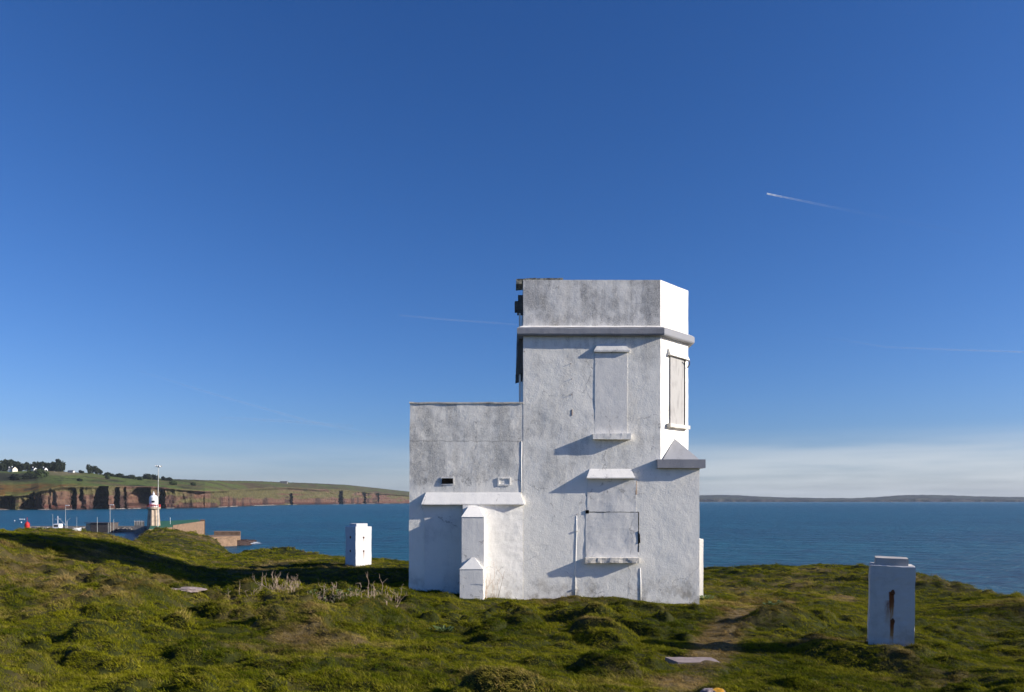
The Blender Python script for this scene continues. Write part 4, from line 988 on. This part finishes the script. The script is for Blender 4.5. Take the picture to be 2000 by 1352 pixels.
# quay block right of the mound
q_ = thing('stone_quay', 'low orange stone quay block jutting from the mound into the water', 'quay', (0, 0, 0))
def zz(py, d): return (HOR-py)/F*d
k = MB(.08, .5); prism(k, [xy(372, 262), xy(468, 274), xy(470, 283), xy(420, 283), xy(372, 270)], zz(1050.5, 270)-1.0, zz(1048, 270)); part('ledge', k, M['quay'], q_)
k = MB(.08, .5); prism(k, [xy(418, 282), xy(469.5, 282), xy(470, 290), xy(418, 290)], SEA-2, zz(1038.5, 284)); part('upper_wall', k, M['quay'], q_)
k = MB(.08, .5); prism(k, [xy(424, 266), xy(463, 272), xy(463, 282), xy(424, 282)], SEA-2, zz(1051.5, 268)); part('lower_wall', k, M['quay'], q_)
for i, (px_, dd, a) in enumerate(((474, 288, 2.2), (481, 292, 1.8), (488, 296, 1.5), (494, 300, 1.1), (478, 300, 1.4), (468, 275, 2.6))):
    bm = bmesh.new(); bmesh.ops.create_icosphere(bm, subdivisions=2, radius=1)
    for v in bm.verts: s = random.uniform(.8, 1.2); v.co = Vector((v.co.x*a*1.5*s, v.co.y*a*s, v.co.z*a*.55*s))
    me = bpy.data.meshes.new('shore_rock'); bm.to_mesh(me); bm.free(); x, y = xy(px_, dd)
    obj('shore_rock', me, M['rock'], None, ['wet rock touching the end of the stone quay', 'dark wet rock second from the quay end, farther out', 'dark wet rock in the middle of the white foam', 'small outermost wet rock farthest from the quay', 'low wet rock behind the others, seen beyond the quay corner', 'largest dark rock at the foot of the quay wall'][i], 'rock', 'wet rocks off the quay end', None, (x, y, SEA+.2))
M['foam'], _, _ = mat('foam', (0.75, 0.78, 0.8), .9, .1)
k = MB()
for i in range(60):
    x, y = xy(random.uniform(486, 508), random.uniform(283, 296)); l = random.uniform(.3, 1.3); h_ = random.uniform(.1, .35)
    k.add([(x-l, y-h_, SEA+.02), (x+l*.6, y-h_*.6, SEA+.03), (x+l, y+h_, SEA+.02), (x-l*.5, y+h_*.8, SEA+.06)], [(0, 1, 2, 3)])
part('sea_foam', k, M['foam'], None, kind='stuff', label='broken white foam on the water off the quay end')
# breakwater
k = MB(); rg = random.Random(5)
for i in range(420):
    px_ = rg.uniform(54, 300); dd = rg.uniform(392, 404); x, y = xy(px_, dd); s = rg.uniform(.6, 1.5); top = zz(1027.5+px_*.012, 398)
    z = rg.uniform(SEA, top-s*.5); V = [(x+s*rg.uniform(.6, 1)*cx, y+s*rg.uniform(.6, 1)*cy, z+s*.6*rg.uniform(.7, 1)*cz) for cx in (-1, 1) for cy in (-1, 1) for cz in (-1, 1)]
    k.add(V, [(0, 1, 3, 2), (4, 6, 7, 5), (0, 4, 5, 1), (2, 3, 7, 6), (0, 2, 6, 4), (1, 5, 7, 3)])
prism(k, [xy(50, 398), xy(330, 398), xy(330, 402), xy(50, 402)], SEA-2, zz(1028, 398))
part('breakwater', k, M['rubble'], None, label='low grey rubble breakwater of the harbour', cat='breakwater')
# harbour shed and boats
d = 385.0; x, y, z = at(191, 1038, d); mp_x = d/F
sh = thing('harbour_shed', 'dark low harbour shed behind the grassy rim', 'shed', (x, y, SEA))
k = MB(); k.box(-14*mp_x, 24*mp_x, 0, 8, -1, zz(1022, d)-SEA, 3); part('wall', k, M['shed'], sh)
k = MB(); k.box(-25*mp_x, -14.02*mp_x, 1, 7, -1, zz(1023, d)-SEA, 3); part('gable', k, M['granite'], sh)
k = MB(); k.box(-26*mp_x, 25*mp_x, -.4, 8.4, zz(1022, d)-SEA+.01, zz(1021, d)-SEA, 3); part('roof', k, M['roof'], sh)
d = 372.0; mp_x = d/F; x, y, z = at(121, 1038, d)
bt_ = thing('fishing_boat', 'white fishing boat moored in front of the rubble breakwater', 'boat', (x, y, SEA))
k = MB(); V = []
for (yy, w_, zt) in ((-9, 2.6, 2.0), (-4, 3.0, 1.6), (3, 2.7, 1.8), (8, 1.4, 2.5), (10.5, .1, 3.0)):
    V += [(yy*.9, -w_, zt), (yy*.9, -w_*.7, -.4), (yy*.9, w_*.7, -.4), (yy*.9, w_, zt)]
k.add(V, [(i*4+j, (i+1)*4+j, (i+1)*4+j+1, i*4+j+1) for i in range(4) for j in range(3)]+[(i*4, i*4+3, (i+1)*4+3, (i+1)*4) for i in range(4)]+[(0, 1, 2, 3)])
part('hull', k, M['white_paint'], bt_)
k = MB(); k.box(-3.4, -.6, -1.5, 1.5, 1.5, 4.8, 3); wh = part('wheelhouse', k, M['white_paint'], bt_)
k = MB(); k.box(-3.0, -1.0, -1.53, -1.45, 3.4, 4.2, 3); obj('window', k.mesh('window'), M['dark'], wh)
k = MB(); k.tube([(-2, 0, 4.5), (-2, 0, 8.4)], .12, 5); k.tube([(-3.4, 0, 6.9), (-.4, 0, 7.2)], .08, 5); k.tube([(-2, 0, 8), (3, 0, 3)], .04, 4); part('mast', k, M['white_paint'], bt_)
k = MB(); k.tube([(2.4, 0, 1.6), (2.4, 0, 6.0), (4.0, 0, 7.5)], .12, 5); part('gantry', k, M['mast'], bt_)
lab = {103: 'thin lamp post on the breakwater, leftmost of the harbour posts', 128: 'tallest mast right behind the white fishing boat', 150: 'short thin mast between the fishing boat and the shed',
       190: 'thin post standing in front of the dark shed', 211.5: 'short stout post at the right end of the shed', 215: 'tall pole with a small lamp at the right end of the shed', 222: 'pale post just right of the shed'}
for px_, top, r in ((103, 1004, .10), (128, 987, .16), (150, 1010, .08), (190, 1010, .16), (211.5, 1021, .18), (215, 986, .20), (222, 1014, .16)):
    r *= .62; d = 378.0; x, y, z = at(px_, 1038, d); ht = zz(top, d)-SEA
    if px_ in (215, 128):
        o = thing('harbour_mast', lab[px_], 'mast', (x, y, SEA), 0, 'masts and posts in the harbour')
        k = MB(); k.tube([(0, 0, -1), (0, 0, ht)], [r, r*.6], 6); part('pole', k, M['mast'], o)
        k = MB(); k.box(-.1, 1.8, -.2, .2, ht-.2, ht+.1, 3); part('lamp_arm', k, M['white_paint'], o)
    else:
        k = MB(); k.tube([(0, 0, -1), (0, 0, ht)], [r, r*.7], 6); obj('harbour_post', k.mesh('harbour_post'), M['mast'], None, lab[px_], 'post', 'masts and posts in the harbour', None, (x, y, SEA))
for px_, top, r in ():
    pass
# red beacon buoy, white buoys
d = 392.0; x, y, z = at(53, 1028, d)
bo = thing('beacon_buoy', 'round red beacon buoy with a thin topmark in the harbour mouth', 'buoy', (x, y, z))
k = MB(); k.lathe([(.5, -3.5), (1.1, -.5), (1.25, .8), (.9, 1.7), (.3, 2.3)], (0, 0, 0), 14); part('float', k, M['red_paint'], bo, smooth=True)
k = MB(); k.tube([(0, 0, 2), (0, 0, 4.6)], .09, 5); part('pole', k, M['red_paint'], bo)
k = MB(); k.lathe([(1.2, -6), (1.2, -3.4)], (0, 0, 0), 10); part('base', k, M['rubble'], bo)
for px_, py_, lb in ((28.5, 1018, 'white mooring buoy floating alone, farthest left of the buoys'), (39, 1015, 'left one of three small white buoys in a row'), (42.7, 1015, 'middle one of three small white buoys in a row'), (47, 1015, 'small white buoy at the right of the row, nearest the red buoy'), (41.5, 1021, 'white mooring buoy below the row of three, closest to the shore')):
    dd = -SEA*F/(py_-HOR); x, y = xy(px_, dd); k = MB(); k.lathe([(.1, -.3), (.40, 0), (.38, .5), (.1, .75)], (0, 0, 0), 10)
    obj('mooring_buoy', k.mesh('mooring_buoy'), M['white_paint'], None, lb, 'buoy', 'white mooring buoys', None, (x, y, SEA))

# ------------------------------------------------------------------ houses and trees on the far headland
def house(px, py, wpx, dpx, hpx, rpx, rz, wallm, label, chim=1):
    P = on_headland(px, py); mp = P[1]/F
    o = thing('house', label, 'house', tuple(P), rz, 'white houses on the far headland')
    w_, q, h, r = wpx*mp/2, dpx*mp/2, hpx*mp, rpx*mp
    k = MB(); k.add([(-w_, -q, -3), (w_, -q, -3), (w_, q, -3), (-w_, q, -3), (-w_, -q, h), (w_, -q, h), (w_, q, h), (-w_, q, h), (-w_, 0, h+r), (w_, 0, h+r)],
                    [(0, 1, 5, 4), (1, 2, 6, 9, 5), (2, 3, 7, 6), (3, 0, 4, 8, 7), (0, 3, 2, 1)]); part('wall', k, wallm, o)
    e = .5; k = MB()
    for s in (-1, 1):
        k.hexa([(-w_-e, s*(q+e)*1, h-.45), (w_+e, s*(q+e), h-.45), (w_+e, 0, h+r+.05), (-w_-e, 0, h+r+.05)] if s < 0 else [(w_+e, s*(q+e), h-.45), (-w_-e, s*(q+e), h-.45), (-w_-e, 0, h+r+.05), (w_+e, 0, h+r+.05)],
               [(-w_-e, s*(q+e)*1, h-.1), (w_+e, s*(q+e), h-.1), (w_+e, 0, h+r+.4), (-w_-e, 0, h+r+.4)] if s < 0 else [(w_+e, s*(q+e), h-.1), (-w_-e, s*(q+e), h-.1), (-w_-e, 0, h+r+.4), (w_+e, 0, h+r+.4)], 50)
    rf = part('roof', k, M['roof'], o)
    if chim:
        k = MB(); k.box(-w_+.3, -w_+1.9, -.7, .7, h, h+r+2.2, 50); obj('chimney', k.mesh('chimney'), M['white_paint'], rf)
    for i in range(3):
        k = MB(); x_ = -w_*.6+i*w_*.6; k.box(x_-.6, x_+.6, -q-.06, -q+.1, h*.35, h*.75, 50); obj('window', k.mesh('window'), M['dark'], o)
house(26, 920.5, 14, 9, 4.5, 4.5, math.radians(-35), M['cream'], 'dark roofed cream house with a bright gable, leftmost on the far headland')
house(21, 921.5, 7, 5, 5, 3, math.radians(10), M['white_paint'], 'small white house tucked before the cream gabled one')
house(66, 921.5, 10, 6, 4, 3.5, math.radians(-30), M['white_paint'], 'slate roofed white house with a tall chimney, middle of the far headland')
house(87, 921, 12, 6, 3.8, 3.5, math.radians(-35), M['white_paint'], 'long low white house under the dark trees, its gable facing right')
house(139, 923.5, 12, 5, 2.6, 1.6, math.radians(-10), M['white_paint'], 'low white bungalow at the right end of the dark tree line', 0)
house(554, 944.5, 14, 5, 2.6, 1.5, math.radians(0), M['rubble'], 'grey farm shed on the skyline far along the cliffs', 0)
M['tree'] = simple('dark_foliage', (0.020, 0.026, 0.014), .9, .05); M['treeg'] = simple('green_foliage', (0.035, 0.050, 0.018), .9, .05); M['bark'] = simple('bark', (0.06, 0.045, 0.035))
def crown_mesh(seed, n=620):
    rg = np.random.default_rng(seed); V = []; Fc = []
    lob = [(rg.normal(0, .35, 3)*np.array([1, 1, .6])+np.array([0, 0, .1]), rg.uniform(.35, .65)) for _ in range(8)]
    for i in range(n):
        c, r = lob[rg.integers(0, 8)]; v = rg.normal(0, 1, 3); v /= np.linalg.norm(v); p = c+v*r*rg.uniform(.6, 1.0)**.5
        a = rg.normal(0, 1, 3); a /= np.linalg.norm(a); b2 = np.cross(a, v); b2 /= max(1e-6, np.linalg.norm(b2)); s = rg.uniform(.10, .22)
        k = len(V); V += [p-a*s, p+b2*s*.8, p+a*s, p-b2*s*.8]; Fc.append((k, k+1, k+2, k+3))
    return mesh_np('crown', np.array(V), np.array(Fc))
crowns = [crown_mesh(200+i) for i in range(5)]; crowns_g = [c.copy() for c in crowns]
def trunk_mesh():
    k = MB(); k.tube([(0, 0, -.6), (.02, 0, .25), (0, .02, .9)], [.07, .05, .02], 6); k.tube([(.02, 0, .3), (.3, .05, .75)], [.035, .015], 5); k.tube([(.02, 0, .35), (-.28, .05, .8)], [.035, .015], 5)
    return k.mesh('trunk')
TM = trunk_mesh(); TM.materials.append(M['bark'])
for c in crowns: c.materials.append(M['tree'])
for c in crowns_g: c.materials.append(M['treeg'])
def tree(px, py, wpx, hpx, label, group, green=False, shrub=False, name=None, back=0):
    P = on_headland(px, py).copy()
    if back: P = P*(1+back/P[1])
    mp = P[1]/F
    o = thing(name or ('gorse_bush' if shrub else 'tree'), label, 'bush' if shrub else 'tree', tuple(P), random.uniform(0, 6.2), group)
    i = random.randrange(5); w_, h = wpx*mp*1.0, hpx*mp*(1.25 if shrub else 1.3)
    c = obj('crown', (crowns_g if green else crowns)[i], None, o); c.scale = (w_/1.35, w_/1.35, h/1.35*(1.0 if shrub else .9)); c.location = (0, 0, h*(.32 if shrub else .48))
    if not shrub:
        tr = obj('trunk', TM, None, o); tr.scale = (h*.55, h*.55, h*.6)
    return o
TL = ['dark tree at the very left edge of the picture on the far headland', 'dark tree just left of the small white house', 'tallest dark crown of the wood, above the small white house', 'dark tree right behind the cream gabled house',
      'lower dark tree on the right flank of the wood, right of the cream gable', 'dark tree standing first in the gap between cream house and slate roofed house', 'dark tree standing second in the gap, beside the slate roofed house', 'dark tree directly behind the slate roofed house chimney',
      'dark tree between the slate roofed house and the long low house', 'dark tree behind the left end of the long low house', 'dark taller tree behind the gable of the long low house', 'dark tree just right of the long low house',
      'middle dark tree between the long low house and the big round crown', 'narrow dark tree touching the left of the big round crown', 'biggest round dark crown near the right end of the tree line', 'small dark tree ending the line, next to the white bungalow']
i = 0
for px_, py_, w_, h_ in ((4, 920, 14, 11), (12, 920, 14, 16), (20, 920, 16, 19), (28, 920, 14, 17), (36, 920, 13, 14), (47, 921, 12, 13), (55, 921, 12, 12), (66, 921, 11, 11), (74, 921, 12, 13), (82, 921, 13, 14), (90, 921, 12, 12), (101, 922, 13, 13), (107, 922, 11, 11), (111, 922, 9, 12), (116, 922, 16, 16), (122, 922, 9, 9)):
    lb = TL[i]; i += 1
    tree(px_, py_, w_, h_, lb, {0: 'wood behind the cream house', 1: 'trees behind the middle houses', 2: 'trees ending the line'}[0 if px_ < 40 else 1 if px_ < 95 else 2], back=60)
for px_, py_, w_, h_, lb in ((173, 925, 7, 12, 'slender dark tree standing left of the broad pair on the skyline'), (182, 925, 10, 10, 'dark spreading tree in the middle of the skyline group'), (190, 925.5, 9, 10, 'dark spreading tree at the right of the skyline group'), (158, 925, 9, 4, 'low dark bush left of the skyline trees')):
    tree(px_, py_, w_, h_, lb, None)
for px_, py_, w_, h_, lb in ((208, 930, 8, 6, 'round bush on the green field, first right of the skyline trees'), (219, 931, 8, 5, 'low round bush second right of the skyline trees'), (230, 932, 10, 6, 'larger round bush third right of the skyline trees'), (210, 936, 9, 7, 'bush alone lower on the green field'),
    (246, 934, 12, 5, 'brown low scrub bush on the skyline left of the mast'), (258, 935, 10, 6, 'dark round bush on the skyline just left of the mast'), (273, 938, 8, 7, 'green bush below the skyline left of the mast'), (285, 936, 10, 8, 'dark round bush nearest left of the mast'),
    (299, 937, 11, 8, 'dark round bush directly behind the mast'), (319, 938, 7, 7, 'pointed dark bush right of the mast'), (331, 939, 10, 5, 'low hedge bush on the skyline right of the mast'), (339, 947, 10, 7, 'green bush low on the field right of the mast'), (377, 948, 8, 5, 'small green bush on the right rim of the field'),
    (155, 940, 10, 4, 'low dark bush in the middle of the bright green field'), (75, 932, 26, 15, 'big dark green thicket below the middle white houses'), (55, 936, 18, 9, 'dark thicket left of the big one below the houses'), (30, 938, 22, 8, 'dark scrub thicket above the orange gorse')):
    tree(px_, py_, w_, h_, lb, None, green=px_ in (210, 273, 339, 377, 75), shrub=True)

# ------------------------------------------------------------------ haze
hb = MB(); hb.box(-9000, 9000, -60, 13500, SEA-6, 160, 1e9)
hm = bpy.data.materials.new('sea_haze'); hm.use_nodes = True; t = hm.node_tree; t.nodes.clear()
out = node(t, 'ShaderNodeOutputMaterial'); pv = node(t, 'ShaderNodeVolumePrincipled'); pv.inputs['Color'].default_value = (0.72, 0.85, 1.0, 1)
pv.inputs['Density'].default_value = HAZE; pv.inputs['Anisotropy'].default_value = 0.0
t.links.new(pv.outputs[0], out.inputs['Volume'])
part('haze', hb, hm, None, kind='stuff', label='thin blue sea haze')

# ------------------------------------------------------------------ contrails
m = bpy.data.materials.new('ice_trail'); m.use_nodes = True; t = m.node_tree; t.nodes.clear()
out = node(t, 'ShaderNodeOutputMaterial'); tp = node(t, 'ShaderNodeBsdfTransparent'); df = node(t, 'ShaderNodeBsdfTranslucent'); dd2 = node(t, 'ShaderNodeBsdfDiffuse')
df.inputs[0].default_value = (1, 1, 1, 1); dd2.inputs[0].default_value = (1, 1, 1, 1)
ad = node(t, 'ShaderNodeMixShader'); ad.inputs[0].default_value = .5; t.links.new(df.outputs[0], ad.inputs[1]); t.links.new(dd2.outputs[0], ad.inputs[2])
at_ = node(t, 'ShaderNodeAttribute', attribute_name='col'); sx2 = node(t, 'ShaderNodeMixShader')
t.links.new(at_.outputs['Fac'], sx2.inputs[0]); t.links.new(tp.outputs[0], sx2.inputs[1]); t.links.new(ad.outputs[0], sx2.inputs[2]); t.links.new(sx2.outputs[0], out.inputs[0])
M['trail'] = m
def trail(pts, al, wd, label):
    d = 24000.0; N = 60; ps = np.array([at(p[0], p[1], d) for p in pts]); tt = np.linspace(0, 1, len(pts)); T = np.linspace(0, 1, N)
    C_ = np.stack([np.interp(T, tt, ps[:, i]) for i in range(3)], 1); A = np.interp(T, np.linspace(0, 1, len(al)), al); W = np.interp(T, np.linspace(0, 1, len(wd)), wd)*d/F/2
    V = []; A_ = []; n = 8
    for i in range(N):
        for k in range(n):
            a = 2*math.pi*k/n; V.append(C_[i]+np.array([0, W[i]*math.cos(a), W[i]*math.sin(a)])); A_.append([A[i]*(.8+.2*math.sin(i*1.7))]*3)
    Fc = np.array([(i*n+k, i*n+(k+1) % n, (i+1)*n+(k+1) % n, (i+1)*n+k) for i in range(N-1) for k in range(n)])
    obj('contrail', mesh_np('contrail', np.array(V), Fc, True, np.array(A_)), M['trail'], None, label, 'contrail')
trail([(1498, 378.5), (1560, 391), (1690, 418), (1960, 470)], [.85, .30, .16, .07, .02, .01, .01, .0], [3.2, 3.2, 4, 5, 7], 'short bright vapour trail with a sharp left tip, highest in the sky')
trail([(1560, 655), (1650, 665), (1730, 678), (1850, 683), (2010, 688)], [.0, .02, .06, .13, .20], [3, 3, 3, 3], 'thin vapour trail running out of the picture right of the tower')
trail([(780, 616), (880, 625), (1010, 634)], [.05, .10, .05], [3, 3, 3], 'faint vapour trail meeting the left edge of the tower top')
trail([(270, 724), (410, 768), (600, 822), (740, 852)], [.01, .05, .06, .02], [4, 4, 6], 'very faint slanting vapour trail low on the left')
trail([(430, 816), (560, 823), (690, 833)], [.03, .09, .03], [5, 5, 7], 'very faint level vapour trail low on the left')
